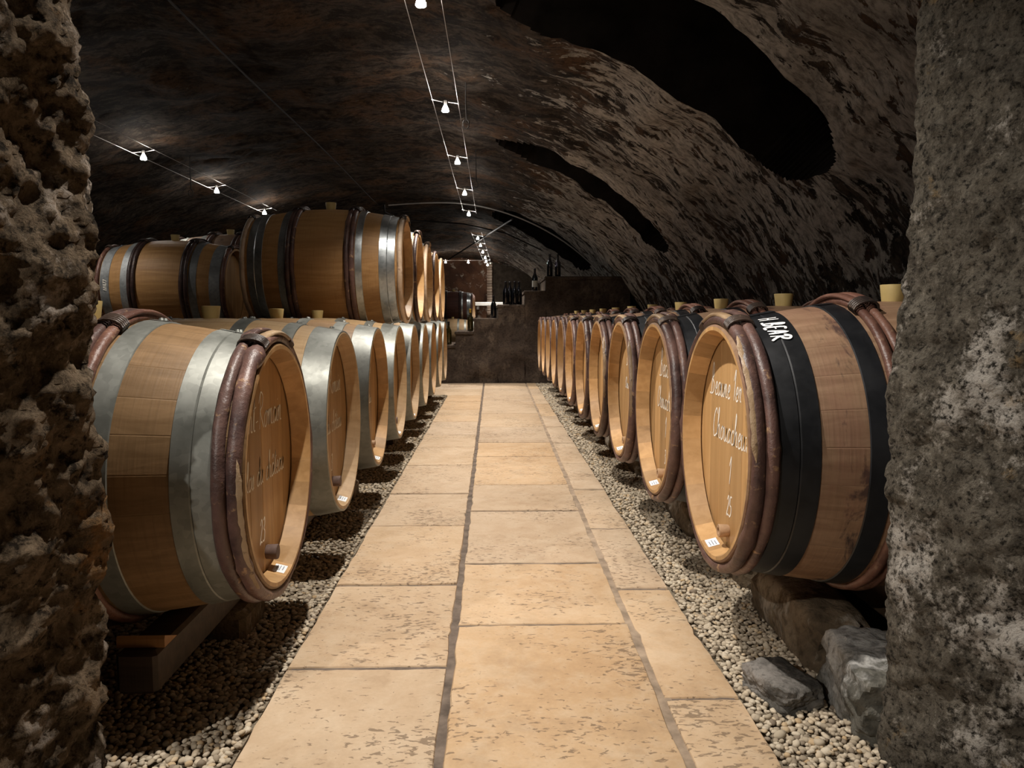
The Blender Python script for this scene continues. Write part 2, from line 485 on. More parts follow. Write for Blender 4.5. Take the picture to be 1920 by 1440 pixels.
me.polygons.foreach_set('material_index', iv[fa].any(1).astype(np.int32))
uvl = me.uv_layers.new(name='UVMap')
arc = np.concatenate([[0], np.cumsum(np.hypot(np.diff(vault_pt(ang)[0]), np.diff(vault_pt(ang)[1])))])
li = np.zeros(len(me.loops), dtype=np.int32); me.loops.foreach_get('vertex_index', li)
uvv = np.stack([np.repeat(arc, len(ys)), np.tile(ys, len(ang))], 1)[li]
uvl.data.foreach_set('uv', uvv.ravel())
struct(obj('ceiling', me))

# end wall far away, wall behind the doorway
def wall_plane(name, y, mat, x0=-6.3, x1=2.6, z1=3.0, n=60):
    xs = np.linspace(x0, x1, n); zs = np.linspace(-.05, z1, 30)
    XX, ZZ = np.meshgrid(xs, zs, indexing='ij')
    p = np.stack([XX.ravel(), np.full(XX.size, y), ZZ.ravel()], 1)
    p[:, 1] += .05 * fbm(p, 2, 4, .5, 5)
    return struct(obj(name, mesh(name, p, grid_faces(n, 30), mat, True)))
wb = wall_plane('wall_back', 22.1, 'backwall')
wall_plane('wall_front', -1.5, 'pier_r')

# ---------------------------------------------------------------- the doorway's stone jambs
def pier(name, edge, side, yb, mat, seed):
    """edge: (height, X/Y ratio) of the far arris; side +1 / -1"""
    zs = np.concatenate([np.arange(-.02, 1.55, .0075), np.arange(1.56, 2.62, .05)])
    hz = np.array([e[0] for e in edge]); hr = np.array([e[1] for e in edge])
    xe = np.interp(zs, hz, hr) * yb          # distance from the axis, positive
    # plan: (offset outward from the arris, Y)
    plan = [(1.9 if side > 0 else 5.6, yb + .05), (.6, yb + .05), (.25, yb + .045), (.10, yb + .035), (.03, yb + .015), (.002, yb - .02), (.012, yb - .07), (.05, yb - .15), (.11, yb - .24),
            (.19, yb - .33), (.30, yb - .42), (.45, yb - .49), (.8, yb - .53), (1.9 if side > 0 else 5.6, yb - .54)]
    pl = np.array(plan); seg = np.r_[0, np.cumsum(np.hypot(*np.diff(pl, axis=0).T))]
    s = np.concatenate([[0], np.linspace(seg[1], seg[3], 10), np.arange(seg[3] + .01, seg[11], .0085), [seg[12], seg[13]]])
    ox = np.interp(s, seg, pl[:, 0]); oy = np.interp(s, seg, pl[:, 1])
    # smooth the plan corner
    S, ZZ = np.meshgrid(np.arange(len(s)), zs, indexing='ij')
    px = (xe[None, :] + ox[:, None]); py = np.repeat(oy[:, None], len(zs), 1)
    tx = np.gradient(ox, s); ty = np.gradient(oy, s); ln = np.hypot(tx, ty)
    nxx, nyy = (ty / ln), (-tx / ln)                # outward of the stone = towards the opening
    P3 = np.stack([px.ravel() * side, py.ravel(), ZZ.ravel()], 1)
    big = (.022 if side < 0 else .011) * fbm(P3, 4.5, 3, .55, seed)
    sm = (.0075 if side < 0 else .0055) * fbm(P3, 26 if side < 0 else 34, 4, .62, seed + 5)
    amt = (big + sm).reshape(px.shape)
    if side < 0: amt = amt * 1.5
    sg = -1.0
    px2 = px + nxx[:, None] * amt * sg; py2 = py + nyy[:, None] * amt * sg
    v = np.stack([px2.ravel() * side, py2.ravel(), ZZ.ravel()], 1)
    f = grid_faces(len(s), len(zs))
    if side < 0: f = [tuple(reversed(q)) for q in f]
    return struct(obj(name, mesh(name, v, f, mat, True)))
# heights are above the floor
pier('wall_right', [(0, .517), (.03, .519), (.15, .519), (.25, .511), (.40, .511), (.52, .505), (.62, .512), (.74, .5105), (.84, .513), (.99, .522), (1.25, .5245), (1.42, .531), (2.8, .545)], 1, 1.455, 'pier_r', 31)
pier('wall_left', [(0, .489), (.04, .489), (.14, .499), (.23, .492), (.30, .492), (.36, .501), (.47, .492), (.56, .497), (.67, .502), (.87, .500), (1.02, .487), (1.14, .500), (1.27, .493), (1.33, .490), (1.38, .497), (1.42, .498), (2.8, .52)], -1, 1.43, 'pier_l', 47)

# ---------------------------------------------------------------- floor
xs = np.linspace(-6.2, 2.5, 60); yy = np.linspace(-1.6, 22.3, 120)
XX, YY = np.meshgrid(xs, yy, indexing='ij')
p = np.stack([XX.ravel(), YY.ravel(), np.full(XX.size, -.035)], 1)
p[:, 2] += .012 * fbm(p, 2.5, 3, .5, 2)
floor = struct(obj('floor', mesh('floor', p, grid_faces(60, 120), 'earth', True)))
XL, XR = -.505, .552
J1 = lambda y: -.104 - .0018 * y; J2 = lambda y: .366 + .0058 * y
mv, mf = box_vf(XL + .012, XR - .012, -1.5, 10.14, -.05, -.005)
obj('mortar_bed', mesh('mortar_bed', mv, mf, 'mortar'), floor)
M['mortar_pale'] = plain('pale_mortar', (.34, .26, .19), .95, .1, 0, 14, .4)
mv, mf = [(J2(-1.4) - .022, -1.4, -.0035), (J2(-1.4) + .022, -1.4, -.0035), (J2(10.1) + .022, 10.1, -.0035), (J2(10.1) - .022, 10.1, -.0035)], [(0, 1, 2, 3)]
obj('mortar_strip', mesh('mortar_strip', mv, mf, 'mortar_pale'), floor)
LY = [-1.4, -.55, .25, 1.0, 1.843, 2.434, 3.146, 3.731, 4.46, 5.095, 5.636, 6.37, 7.191, 7.934, 8.54, 9.245, 10.13]
MY = [-1.4, -.6, .35, 1.2, 2.101, 2.646, 3.384, 3.927, 4.745, 5.283, 6.044, 6.897, 7.773, 8.588, 9.35, 10.13]
RY = [-1.4, -.5, .2, .95, 1.671, 2.38, 3.086, 3.807, 4.507, 5.251, 6.034, 6.698, 7.667, 8.5, 9.3, 10.13]
MY[3] = 1.2; 
def flagstone(xa0, xa1, xb0, xb1, y0, y1, seed, gl=.004, gr=.004):
    """corners: at y0 from xa0 to xb0, at y1 from xa1 to xb1; worn outline"""
    n = 16; out = []
    g = .0045; ca = np.array([xa0 + gl, y0 + g]); cb = np.array([xb0 - gr, y0 + g]); cc = np.array([xb1 - gr, y1 - g]); cd = np.array([xa1 + gl, y1 - g])
    for p0, p1 in ((ca, cb), (cb, cc), (cc, cd), (cd, ca)):
        for t in np.linspace(0, 1, n, endpoint=False): out.append(p0 + (p1 - p0) * t)
    out = np.array(out); cen = out.mean(0)
    q = np.c_[out * 1.0, np.full(len(out), seed * 3.3)]
    wv = .0065 * fbm(q, 13, 4, .65, seed)
    dirv = cen - out; dirv /= np.linalg.norm(dirv, axis=1)[:, None]
    out = out + dirv * (np.abs(wv)[:, None])
    K = len(out); V = []; z = float(rng.uniform(-.0015, .0015))
    for ins, zz in ((0, -.045), (0, z - .006), (.0035, z - .0012), (.009, z)):
        q = out + dirv * ins
        V += [(a, b, zz) for a, b in q]
    F = [(r * K + j, r * K + (j + 1) % K, (r + 1) * K + (j + 1) % K, (r + 1) * K + j) for r in range(3) for j in range(K)]
    F.append(tuple(3 * K + j for j in range(K)))
    o = obj('flagstone', mesh('flagstone', V, F, 'flag', angle=35), floor)
sd = 1
for a, b in zip(LY[:-1], LY[1:]):
    xl = XL if b < 8.6 else -.80
    flagstone(xl, xl, J1(a), J1(b), a, b, sd, .002, .007); sd += 1
for a, b in zip(MY[:-1], MY[1:]): flagstone(J1(a), J1(b), J2(a), J2(b), a, b, sd, .007, .007); sd += 1
for a, b in zip(RY[:-1], RY[1:]): flagstone(J2(a), J2(b), XR, XR, a, b, sd, .007, .002); sd += 1

# gravel: the pebbles that show largest are parts, the rest one mass
def ico(sub):
    t = (1 + 5 ** .5) / 2
    V = [(-1, t, 0), (1, t, 0), (-1, -t, 0), (1, -t, 0), (0, -1, t), (0, 1, t), (0, -1, -t), (0, 1, -t), (t, 0, -1), (t, 0, 1), (-t, 0, -1), (-t, 0, 1)]
    F = [(0, 11, 5), (0, 5, 1), (0, 1, 7), (0, 7, 10), (0, 10, 11), (1, 5, 9), (5, 11, 4), (11, 10, 2), (10, 7, 6), (7, 1, 8), (3, 9, 4), (3, 4, 2), (3, 2, 6), (3, 6, 8), (3, 8, 9), (4, 9, 5), (2, 4, 11), (6, 2, 10), (8, 6, 7), (9, 8, 1)]
    V = [np.array(q) / np.linalg.norm(q) for q in V]
    for _ in range(sub):
        c = {}; G = []
        def mid(a, b):
            k = (min(a, b), max(a, b))
            if k not in c: q = V[a] + V[b]; V.append(q / np.linalg.norm(q)); c[k] = len(V) - 1
            return c[k]
        for a, b, d_ in F:
            x, y, z = mid(a, b), mid(b, d_), mid(d_, a); G += [(a, x, z), (b, y, x), (d_, z, y), (x, y, z)]
        F = G
    return np.array(V), np.array(F)
IC0, IC1 = ico(0), ico(1)
def scatter(x0, x1, y0, y1, sp):
    gx = np.arange(x0, x1, sp); gy = np.arange(y0, y1, sp)
    a, b = np.meshgrid(gx, gy, indexing='ij'); a = a.ravel(); b = b.ravel()
    a = a + rng.uniform(-.5, .5, a.size) * sp; b = b + rng.uniform(-.5, .5, b.size) * sp
    r = sp * rng.uniform(.40, .70, a.size) * (1 + .35 * (rng.random(a.size) < .06))
    k = (a > x0) & (a < x1)
    return np.c_[a, b, -.010 + rng.uniform(0, .008, a.size)][k], r[k]
def pebble_mass(pos, rad, icod):
    V0, F0 = icod; n = len(pos)
    sc3 = np.stack([rad * rng.uniform(.9, 1.35, n), rad * rng.uniform(.75, 1.05, n), rad * rng.uniform(.5, .75, n)], 1)
    th = rng.uniform(0, 2 * PI, n); ti = rng.uniform(-.35, .35, n)
    lump = 1 + rng.uniform(-.12, .12, (n, len(V0)))
    L = V0[None] * lump[..., None] * sc3[:, None, :]
    ct, st = np.cos(ti)[:, None], np.sin(ti)[:, None]
    x, z = L[..., 0] * ct - L[..., 2] * st, L[..., 0] * st + L[..., 2] * ct
    c, s_ = np.cos(th)[:, None], np.sin(th)[:, None]
    W = np.stack([x * c - L[..., 1] * s_, x * s_ + L[..., 1] * c, z], -1) + pos[:, None, :]
    F = F0[None] + (np.arange(n) * len(V0))[:, None, None]
    return W.reshape(-1, 3), F.reshape(-1, 3), np.repeat(rng.random(n), len(V0))
def big_mesh(name, V, F, tint, mat):
    m = bpy.data.meshes.new(name)
    m.vertices.add(len(V)); m.vertices.foreach_set('co', V.astype(np.float32).ravel())
    m.loops.add(F.size); m.loops.foreach_set('vertex_index', F.astype(np.int32).ravel())
    m.polygons.add(len(F)); m.polygons.foreach_set('loop_start', np.arange(0, F.size, 3, dtype=np.int32))
    m.polygons.foreach_set('use_smooth', np.ones(len(F), dtype=bool))
    m.update(calc_edges=True)
    at = m.attributes.new('tint', 'FLOAT', 'POINT'); at.data.foreach_set('value', tint.astype(np.float32))
    m.materials.append(M[mat]); return m
near_mass = []; far_mass = []; singles = []
for (x0, x1) in ((-1.15, XL - .004), (XR + .004, .93)):
    pos, rad = scatter(x0, x1, 1.22, 2.7, .0122)
    ok = (pos[:, 0] / pos[:, 1] > -.485) & (pos[:, 0] / pos[:, 1] < .515) & (pos[:, 1] > 1.415)
    d2 = np.where(ok, pos[:, 1] + .15 * np.abs(pos[:, 0]), 1e9)
    idx = np.argsort(d2)[:150]
    singles += [(pos[i], rad[i]) for i in idx]
    keep = np.ones(len(pos), bool); keep[idx] = False
    near_mass.append((pos[keep], rad[keep]))
    far_mass.append(scatter(x0, x1, 2.7, 5.2, .015))
    far_mass.append(scatter(x0, x1, 5.2, 8.58 if x0 < 0 else 10.1, .023))
out = [pebble_mass(p_, r_, IC1) for p_, r_ in near_mass] + [pebble_mass(p_, r_, IC0) for p_, r_ in far_mass]
off = 0; Vs, Fs, Ts = [], [], []
for a, b, c in out: Vs.append(a); Fs.append(b + off); Ts.append(c); off += len(a)
g = obj('gravel', big_mesh('gravel', np.concatenate(Vs), np.concatenate(Fs), np.concatenate(Ts), 'peb'), floor)
g['kind'] = 'stuff'
pm = []
for k in range(6):
    a, b, _ = pebble_mass(np.zeros((1, 3)), np.array([1.0]), IC1)
    pm.append(mesh('pebble', a, b, 'peb1', True))
for i, (q, r) in enumerate(singles):
    o = obj('pebble', pm[i % 6], floor, tuple(q), (rng.uniform(-.3, .3), rng.uniform(-.3, .3), rng.uniform(0, 6.28)))
    o.scale = (r, r, r)
gb = [box_vf(-1.3, XL - .002, 1.2, 8.56, -.06, -.014), box_vf(XR + .002, 1.0, 1.2, 10.1, -.06, -.014)]
M['grit'] = plain('fine_grit', (.20, .165, .12), .95, .1, 0, 120, .5)
obj('gravel_bed', mesh('gravel_bed', *join(*gb), 'grit'), floor)

# ---------------------------------------------------------------- handwriting
G = {
 'a': (1.05, [[(.85, .85), (.5, 1), (.12, .65), (.12, .2), (.4, 0), (.75, .3), (.85, .9), (.82, .2), (1.05, .05)]]),
 'c': (.85, [[(.75, .8), (.5, 1), (.12, .6), (.15, .15), (.5, 0), (.85, .15)]]),
 'd': (1.05, [[(.8, .8), (.5, 1), (.12, .6), (.15, .15), (.45, 0), (.8, .4), (.86, 2.1), (.82, .2), (1.05, .05)]]),
 'e': (.85, [[(0, .4), (.5, .55), (.65, .85), (.4, 1), (.12, .6), (.2, .1), (.5, 0), (.85, .15)]]),
 'h': (1.1, [[(0, .2), (.3, 1.5), (.32, 2.1), (.15, 2.0), (.12, 0), (.2, .6), (.55, 1), (.75, .7), (.75, .1), (1.1, .05)]]),
 'i': (.5, [[(0, .1), (.2, .95), (.2, .15), (.5, .05)], [(.27, 1.4), (.33, 1.5)]]),
 'l': (.6, [[(0, .1), (.4, 1.3), (.42, 2.1), (.2, 2.0), (.18, .3), (.6, .05)]]),
 'm': (1.5, [[(0, .6), (.15, 1), (.15, 0), (.3, .8), (.5, 1), (.62, .7), (.62, 0), (.75, .8), (.98, 1), (1.1, .7), (1.1, .1), (1.5, .05)]]),
 'n': (1.1, [[(0, .6), (.15, 1), (.15, 0), (.35, .8), (.55, 1), (.7, .7), (.7, .1), (1.1, .05)]]),
 'o': (1.0, [[(.55, 1), (.15, .7), (.15, .2), (.45, 0), (.8, .3), (.75, .85), (.5, 1), (1.0, .85)]]),
 'r': (.8, [[(0, .2), (.2, 1.05), (.3, .85), (.6, .95), (.5, .2), (.8, .05)]]),
 's': (.7, [[(0, .1), (.4, 1.0), (.55, .45), (.4, 0), (.1, .1)], [(.4, 0), (.7, .08)]]),
 't': (.65, [[(0, .1), (.3, 1.9), (.28, .2), (.65, .05)], [(0, 1.3), (.75, 1.45)]]),
 'u': (1.05, [[(0, .6), (.12, 1), (.15, .2), (.45, 0), (.75, .4), (.8, 1), (.8, .15), (1.05, .05)]]),
 'x': (.9, [[(0, .9), (.3, .9), (.5, .1), (.9, .1)], [(.75, 1), (.1, 0)]]),
 'S': (1.2, [[(1.0, 1.9), (.7, 2.2), (.3, 1.8), (.6, 1.2), (.85, .6), (.5, 0), (0, .2)]]),
 'R': (1.5, [[(.3, 0), (.35, 2.2)], [(-.1, 1.6), (.35, 2.25), (1.0, 2.0), (.9, 1.4), (.4, 1.1), (.8, .6), (1.5, .0)]]),
 'B': (1.5, [[(.25, -.05), (.35, 2.3), (.75, 2.1), (.7, 1.4), (.35, 1.2), (1.05, .8), (.9, .15), (.2, .0), (-.35, .05)]]),
 'C': (1.3, [[(1.1, 1.7), (.8, 2.1), (.3, 1.7), (.1, .8), (.4, .05), (.9, .1), (1.3, .3)]]),
 'L': (1.2, [[(.5, 2.2), (.3, 1.0), (.1, .05), (.6, .1), (1.2, .2)]]),
 '-': (.8, [[(.1, .5), (.65, .55)]]),
 "'": (.3, [[(.1, 1.9), (.2, 2.2)]]),
 '1': (.7, [[(.0, 1.4), (.4, 2.2), (.35, 0)]]),
 '2': (1.1, [[(.1, 1.6), (.5, 2.1), (.8, 1.5), (.1, .0), (.5, .1), (1.0, .0)]]),
 '3': (1.1, [[(.1, 1.9), (.6, 2.1), (.7, 1.5), (.35, 1.15), (.8, .8), (.6, .05), (.05, .1)]]),
 '5': (1.1, [[(.8, 2.1), (.2, 2.05), (.2, 1.2), (.7, 1.1), (.8, .4), (.4, 0), (.05, .15)]]),
 '6': (1.1, [[(.8, 2.1), (.3, 1.4), (.15, .5), (.45, 0), (.8, .5), (.45, 1), (.18, .6)]]),
 '0': (1.1, [[(.5, 2.1), (.15, 1.2), (.4, 0), (.8, .8), (.55, 2.1)]]),
 'H': (1.3, [[(.1, 2.1), (.15, 0)], [(.9, 2.2), (.85, 0)], [(.1, 1.1), (.95, 1.0)]]),
 'E': (1.2, [[(.9, 2.1), (.15, 2.1), (.15, 0), (.9, .0)], [(.15, 1.1), (.75, 1.1)]]),
 'A': (1.3, [[(.05, 0), (.5, 2.2), (.95, 0)], [(.2, .8), (.85, .8)]]),
 'K': (1.2, [[(.1, 2.1), (.1, 0)], [(.9, 2.1), (.1, 1.0), (.95, 0)]]),
}
HSC = .74
def strokes(txt, size, slant=.22):
    x = 0; S = []
    for ch in txt:
        if ch == ' ': x += .9; continue
        if ch == 'â': adv, st = G['a']; st = st + [[(.2, 1.35), (.5, 1.7), (.8, 1.35)]]
        else: adv, st = G[ch]
        for s_ in st: S.append([((x + a + slant * b) * size * HSC, b * size) for a, b in s_])
        x += adv + .06
    return S, x * size * HSC
def smooth_line(pts, sub=4):
    P = [np.array(p_, float) for p_ in pts]
    if len(P) < 3: return P
    Q = []
    for i in range(len(P) - 1):
        p0, p1, p2, p3 = P[max(i - 1, 0)], P[i], P[i + 1], P[min(i + 2, len(P) - 1)]
        for k in range(sub):
            t = k / sub
            Q.append(.5 * (2 * p1 + (p2 - p0) * t + (2 * p0 - 5 * p1 + 4 * p2 - p3) * t * t + (3 * p1 - p0 - 3 * p2 + p3) * t ** 3))
    Q.append(P[-1]); return Q
def ribbons(lines, width, place):
    """lines: list of (text, size, u0, v0, align); place maps (u, v, lift) to 3-D"""
    V, F = [], []
    for txt, size, u0, v0 in lines:
        S, L = strokes(txt, size)
        for s_ in S:
            q = smooth_line(s_); o = len(V)
            for i, p_ in enumerate(q):
                t = q[min(i + 1, len(q) - 1)] - q[max(i - 1, 0)]; t = t / (np.linalg.norm(t) + 1e-9)
                nn = np.array([-t[1], t[0]]) * width / 2 * (1.0 if 0 < i < len(q) - 1 else .6)
                for sgn in (-1, 1):
                    c = p_ + nn * sgn + np.array([u0 - L / 2, v0]); V.append(place(c[0], c[1]))
            for i in range(len(q) - 1): a = o + 2 * i; F.append((a, a + 1, a + 3, a + 2))
    return V, F

# ---------------------------------------------------------------- barrels
HL = .44                                   # half length
RB = .345                                  # belly radius
def rad(x, re): return RB - (RB - re) * (abs(x) / HL) ** 1.9
_cache = {}
def cached(key, fn):
    if key not in _cache: _cache[key] = fn()
    return _cache[key]
def stave_profile(re):
    pr = [(x, rad(x, re)) for x in np.linspace(-HL + .003, HL - .003, 19)]
    end = [(HL, re - .004), (HL, re - .013), (HL - .046, re - .026), (HL - .047, re - .016), (HL - .056, re - .016), (HL - .062, re - .045)]
    return [(-x, r) for x, r in reversed(end)] + pr + end
def chime_slots(nc, npr): return [1 if (j < 5 or j >= npr - 6) else 0 for _ in range(nc) for j in range(npr - 1)]
def stave_mesh(re, mat, ns):
    def fn():
        pr = stave_profile(re); half = PI / ns
        cols = [(-half * .999, .0004), (-half * .95, 0), (-half * .3, 0), (half * .3, 0), (half * .95, 0), (half * .999, .0004)]
        V = []
        for a, drop in cols:
            for i, (x, r) in enumerate(pr):
                outer = 6 <= i < len(pr) - 6
                rr = r - drop if outer else r
                V.append((x, rr * math.sin(a), rr * math.cos(a)))
        return mesh('stave', V, grid_faces(len(cols), len(pr)), [mat, 'head_tan' if mat == 'stave_tan' else 'head_warm' if mat != 'stave_pale' else 'stave_pale'], angle=12, slots=chime_slots(len(cols) - 1, len(pr)))
    return cached(('stave', re, mat, ns), fn)
def body_mesh(re, mat):
    def fn():
        pr = stave_profile(re); k = 60; V = []
        for j in range(k):
            a = 2 * PI * j / k; drop = .0014 if j % 2 else 0
            for i, (x, r) in enumerate(pr):
                rr = r - (drop if 6 <= i < len(pr) - 6 else 0)
                V.append((x, rr * math.sin(a), rr * math.cos(a)))
        return mesh('stave_body', V, grid_faces(k, len(pr), True), [mat, 'head_tan' if mat == 'stave_tan' else 'head_warm' if mat != 'stave_pale' else 'stave_pale'], angle=40, slots=chime_slots(k, len(pr)))
    return cached(('body', re, mat), fn)
def hoop_mesh(x0, x1, re, mat, seam=False, rivets=True, k=72):
    """flat metal band; x0 > x1 measured on the + side"""
    def fn():
        xs = [x0, x0 - .0015] + ([(x0 + x1) / 2 + .0025, (x0 + x1) / 2, (x0 + x1) / 2 - .0025] if seam else [(x0 + x1) / 2]) + [x1 + .0015, x1]
        sec = [(x0, rad(x0, re) - .004)]
        for i, x in enumerate(xs):
            r = rad(x, re) + (.0008 if i in (0, len(xs) - 1) else .0030)
            if seam and i == 3: r -= .0022
            sec.append((x, r))
        sec.append((x1, rad(x1, re) - .004))
        V = []
        for j in range(k):
            a = 2 * PI * j / k; wv = .0006 * math.sin(3 * a + x0 * 40)
            for x, r in sec: V.append((x + wv, r * math.sin(a), r * math.cos(a)))
        F = [tuple(reversed(q)) for q in grid_faces(k, len(sec), True)]
        # the overlap of the band's two ends
        o = len(V); n2 = 8
        for j in range(n2):
            a = -.02 + .13 * j / (n2 - 1)
            for x in (x0 - .002, x1 + .002):
                V.append((x, (rad(x, re) + .0046) * math.sin(a), (rad(x, re) + .0046) * math.cos(a)))
        F += [(o + 2 * j, o + 2 * j + 1, o + 2 * j + 3, o + 2 * j + 2) for j in range(n2 - 1)]
        return mesh('hoop', V, F, mat, angle=30)
    return cached(('hoop', x0, x1, re, mat, seam), fn)
def rivet_mesh(mat):
    return cached(('rivet', mat), lambda: mesh('rivet', *lathe_vf([(.0065, 0), (.0062, .0025), (.0045, .0048), (.002, .0058)], 10), mat, True))
def chestnut_mesh(x, re, mat, rr, seed):
    def fn():
        k, m_ = 90, 9; V = []
        q = np.array([[math.cos(2 * PI * j / k), math.sin(2 * PI * j / k), seed * 1.7] for j in range(k)])
        n1 = fbm(q, 3.0, 3, .5, seed); n2 = fbm(q + 5, 2.2, 3, .5, seed + 3); kn = np.clip(fbm(q + 9, 7, 2, .5, seed + 8) - .75, 0, 1)
        for j in range(k):
            a = 2 * PI * j / k; t = rr * (1 + .10 * n1[j] + .9 * kn[j]); cx = x + .0025 * n2[j]; cr = rad(x, re) + rr * .62
            for i in range(m_):
                b = 2 * PI * i / m_; c = cr + t * .92 * math.sin(b)
                V.append((cx + t * 1.12 * math.cos(b), c * math.sin(a), c * math.cos(a)))
        return mesh('chestnut_hoop', V, grid_faces(k, m_, True, True), mat, True)
    return cached(('ch', round(x, 4), re, mat, rr, seed), fn)
def binding_mesh(x, re, width, sgn, base, mat='osier'):
    """osier lashings round a pair of wooden hoops near the top, with the overlapping hoop ends"""
    def fn():
        parts = []
        cr = rad(x, re) + .008
        for _k in (0,):
            for i in range(5):
                a = (base + i * .021) * 1.0; path = []
                for j in range(15):
                    b = 2 * PI * j / 14
                    xx = x + width * math.cos(b); r = cr + .0185 * math.sin(b) + .003
                    aa = a + .012 * math.cos(b)
                    path.append((xx, sgn * r * math.sin(aa), r * math.cos(aa)))
                parts.append(tube_verts(path, .0032, 6))
        return mesh('binding', *join(*parts), mat, True)
    return cached(('bind', round(x, 4), re, width, sgn, base), fn)
def tail_mesh(x, re, sgn, mat):
    """scarfed end of a wooden hoop lying over its own start"""
    def fn():
        n = 18; V = []; m_ = 7
        for j in range(n):
            t = j / (n - 1); a = sgn * (-.47 + .86 * t); w_ = .0125 * min(1, 6 * t + .12, 6 * (1 - t) + .12)
            cr = rad(x, re) + .0205 - .004 * abs(2 * t - 1)
            for i in range(m_):
                b = 2 * PI * i / m_
                V.append((x + .004 * math.sin(5 * t) + 1.3 * w_ * math.cos(b), (cr + .55 * w_ * math.sin(b)) * math.sin(a), (cr + .55 * w_ * math.sin(b)) * math.cos(a)))
        F = grid_faces(n, m_, False, True); F.append(tuple(range(m_ - 1, -1, -1))); F.append(tuple((n - 1) * m_ + i for i in range(m_)))
        return mesh('hoop_end', V, F, mat, True)
    return cached(('tail', round(x, 4), re, sgn, mat), fn)
def board_meshes(re, mat, nb):
    def fn():
        R_ = re - .0165; xf = HL - .050; out_ = []
        edges = np.linspace(-R_, R_, nb + 1)
        edges[1:-1] += np.array([.006 * math.sin(3.1 * i + nb) for i in range(1, nb)])
        for i in range(nb):
            ya, yb = edges[i] + .0004, edges[i + 1] - .0004
            ysx = np.linspace(ya, yb, 5); top = [math.sqrt(max(0, R_ * R_ - y * y)) for y in ysx]
            loop = [(y, t) for y, t in zip(ysx, top)] + [(y, -t) for y, t in zip(ysx[::-1], top[::-1])]
            K = len(loop); V = []; cy = (ya + yb) / 2
            for ins, x in ((0, xf - .016), (0, xf - .0016), (.0016, xf)):
                for y, z in loop:
                    yy_ = y + (ins if y < cy else -ins) if abs(y - cy) > .3 * (yb - ya) else y
                    r = math.hypot(y, z); s_ = 1 - 4 * ins / max(r, .02)
                    V.append((x, yy_, z * s_))
            F = [(r * K + j, r * K + (j + 1) % K, (r + 1) * K + (j + 1) % K, (r + 1) * K + j) for r in range(2) for j in range(K)]
            F.append(tuple(2 * K + j for j in range(K)))
            # faces are wound so that the front looks along +x
            F = [tuple(reversed(q)) for q in F]
            out_.append(mesh('head_board', V, F, mat, angle=30))
        return out_
    return cached(('boards', re, mat, nb), fn)
def disc_mesh(re, mat):
    def fn():
        R_ = re - .0165; k = 40; x = HL - .050
        V = [(x, R_ * math.cos(2 * PI * j / k), R_ * math.sin(2 * PI * j / k)) for j in range(k)] + [(x - .015, y, z) for _, y, z in [(0, R_ * math.cos(2 * PI * j / k), R_ * math.sin(2 * PI * j / k)) for j in range(k)]]
        F = [tuple(range(k)), tuple(range(2 * k - 1, k - 1, -1))] + [(j, j + k, (j + 1) % k + k, (j + 1) % k) for j in range(k)]
        return mesh('head', V, F, mat, angle=30)
    return cached(('disc', re, mat), fn)
bung_m = mesh('bung', *lathe_vf([(.022, -.02), (.026, 0), (.031, .040), (.0305, .042), (.024, .0425)], 20), 'bung', angle=35)
plug_m = mesh('plug', *lathe_vf([(.014, 0), (.015, .002), (.0165, .024), (.0155, .026), (.009, .0262), (.009, .022)], 16), 'cork', angle=35)
plug_d = mesh('plug', *lathe_vf([(.016, 0), (.0175, .002), (.0185, .026), (.0172, .028), (.011, .0282)], 16), 'cork_dark', angle=35)
def sticker_mesh(re, ang_):
    V = []; x0, x1 = HL - .008, HL - .036
    r_in = lambda x: re - .013 - (HL - x) / .046 * .013 - .0008
    for i in range(7):
        a = ang_ - .075 + .15 * i / 6
        for x in (x0, x1): V.append((x, r_in(x) * math.sin(a), r_in(x) * math.cos(a)))
    F = [(2 * i, 2 * i + 1, 2 * i + 3, 2 * i + 2) for i in range(6)]
    W = []
    for row in range(3):
        xa = x0 - .006 - row * .007
        for i in range(5):
            a = ang_ - .055 + (.08 + .02 * (row == 1)) * i / 4
            for x in (xa, xa - .0022): W.append((x, (r_in(x) - .0005) * math.sin(a), (r_in(x) - .0005) * math.cos(a)))
    F2 = [(row * 10 + 2 * i, row * 10 + 2 * i + 1, row * 10 + 2 * i + 3, row * 10 + 2 * i + 2) for row in range(3) for i in range(4)]
    return mesh('sticker', V, F, 'sticker'), mesh('print', W, F2, 'ink')

# hoop layouts, distances from the head inwards
CH = lambda d_, r=.0135, m='bark': ('c', d_, r, m)
KIND = {
 'black': [CH(.017, .0145), CH(.046, .0125), ('m', .060, .142, 'black_metal', True), ('m', .236, .282, 'black_metal', False), CH(.299, .0105, 'bark_red'), CH(.325, .0105, 'bark_red')],
 'purple': [CH(.017, .015), CH(.046, .0135), ('m', .060, .138, 'galv', True), ('m', .250, .300, 'galv', False), CH(.316, .013, 'bark_red'), CH(.343, .014)],
 'galv': [('m', .001, .086, 'galv', False), ('m', .130, .175, 'galv', False), ('m', .285, .330, 'galv', False)],
 'mixed': [CH(.014, .0125), ('m', .040, .126, 'galv_shiny', True), ('m', .214, .252, 'galv_shiny', False), CH(.269, .013, 'bark_dark'), CH(.296, .013, 'bark_dark')],
  'grey': [CH(.016, .0135, 'bark_red'), ('m', .036, .105, 'galv_grey', False), ('m', .185, .235, 'galv_grey', False), CH(.252, .013, 'bark_dark'), CH(.278, .013, 'bark_dark')],
 'mixedpale': [CH(.014, .0125, 'bark_pale'), ('m', .040, .126, 'galv_shiny', True), ('m', .214, .252, 'galv_shiny', False), CH(.269, .013, 'bark'), CH(.296, .012, 'bark')],
}
nbar = 0
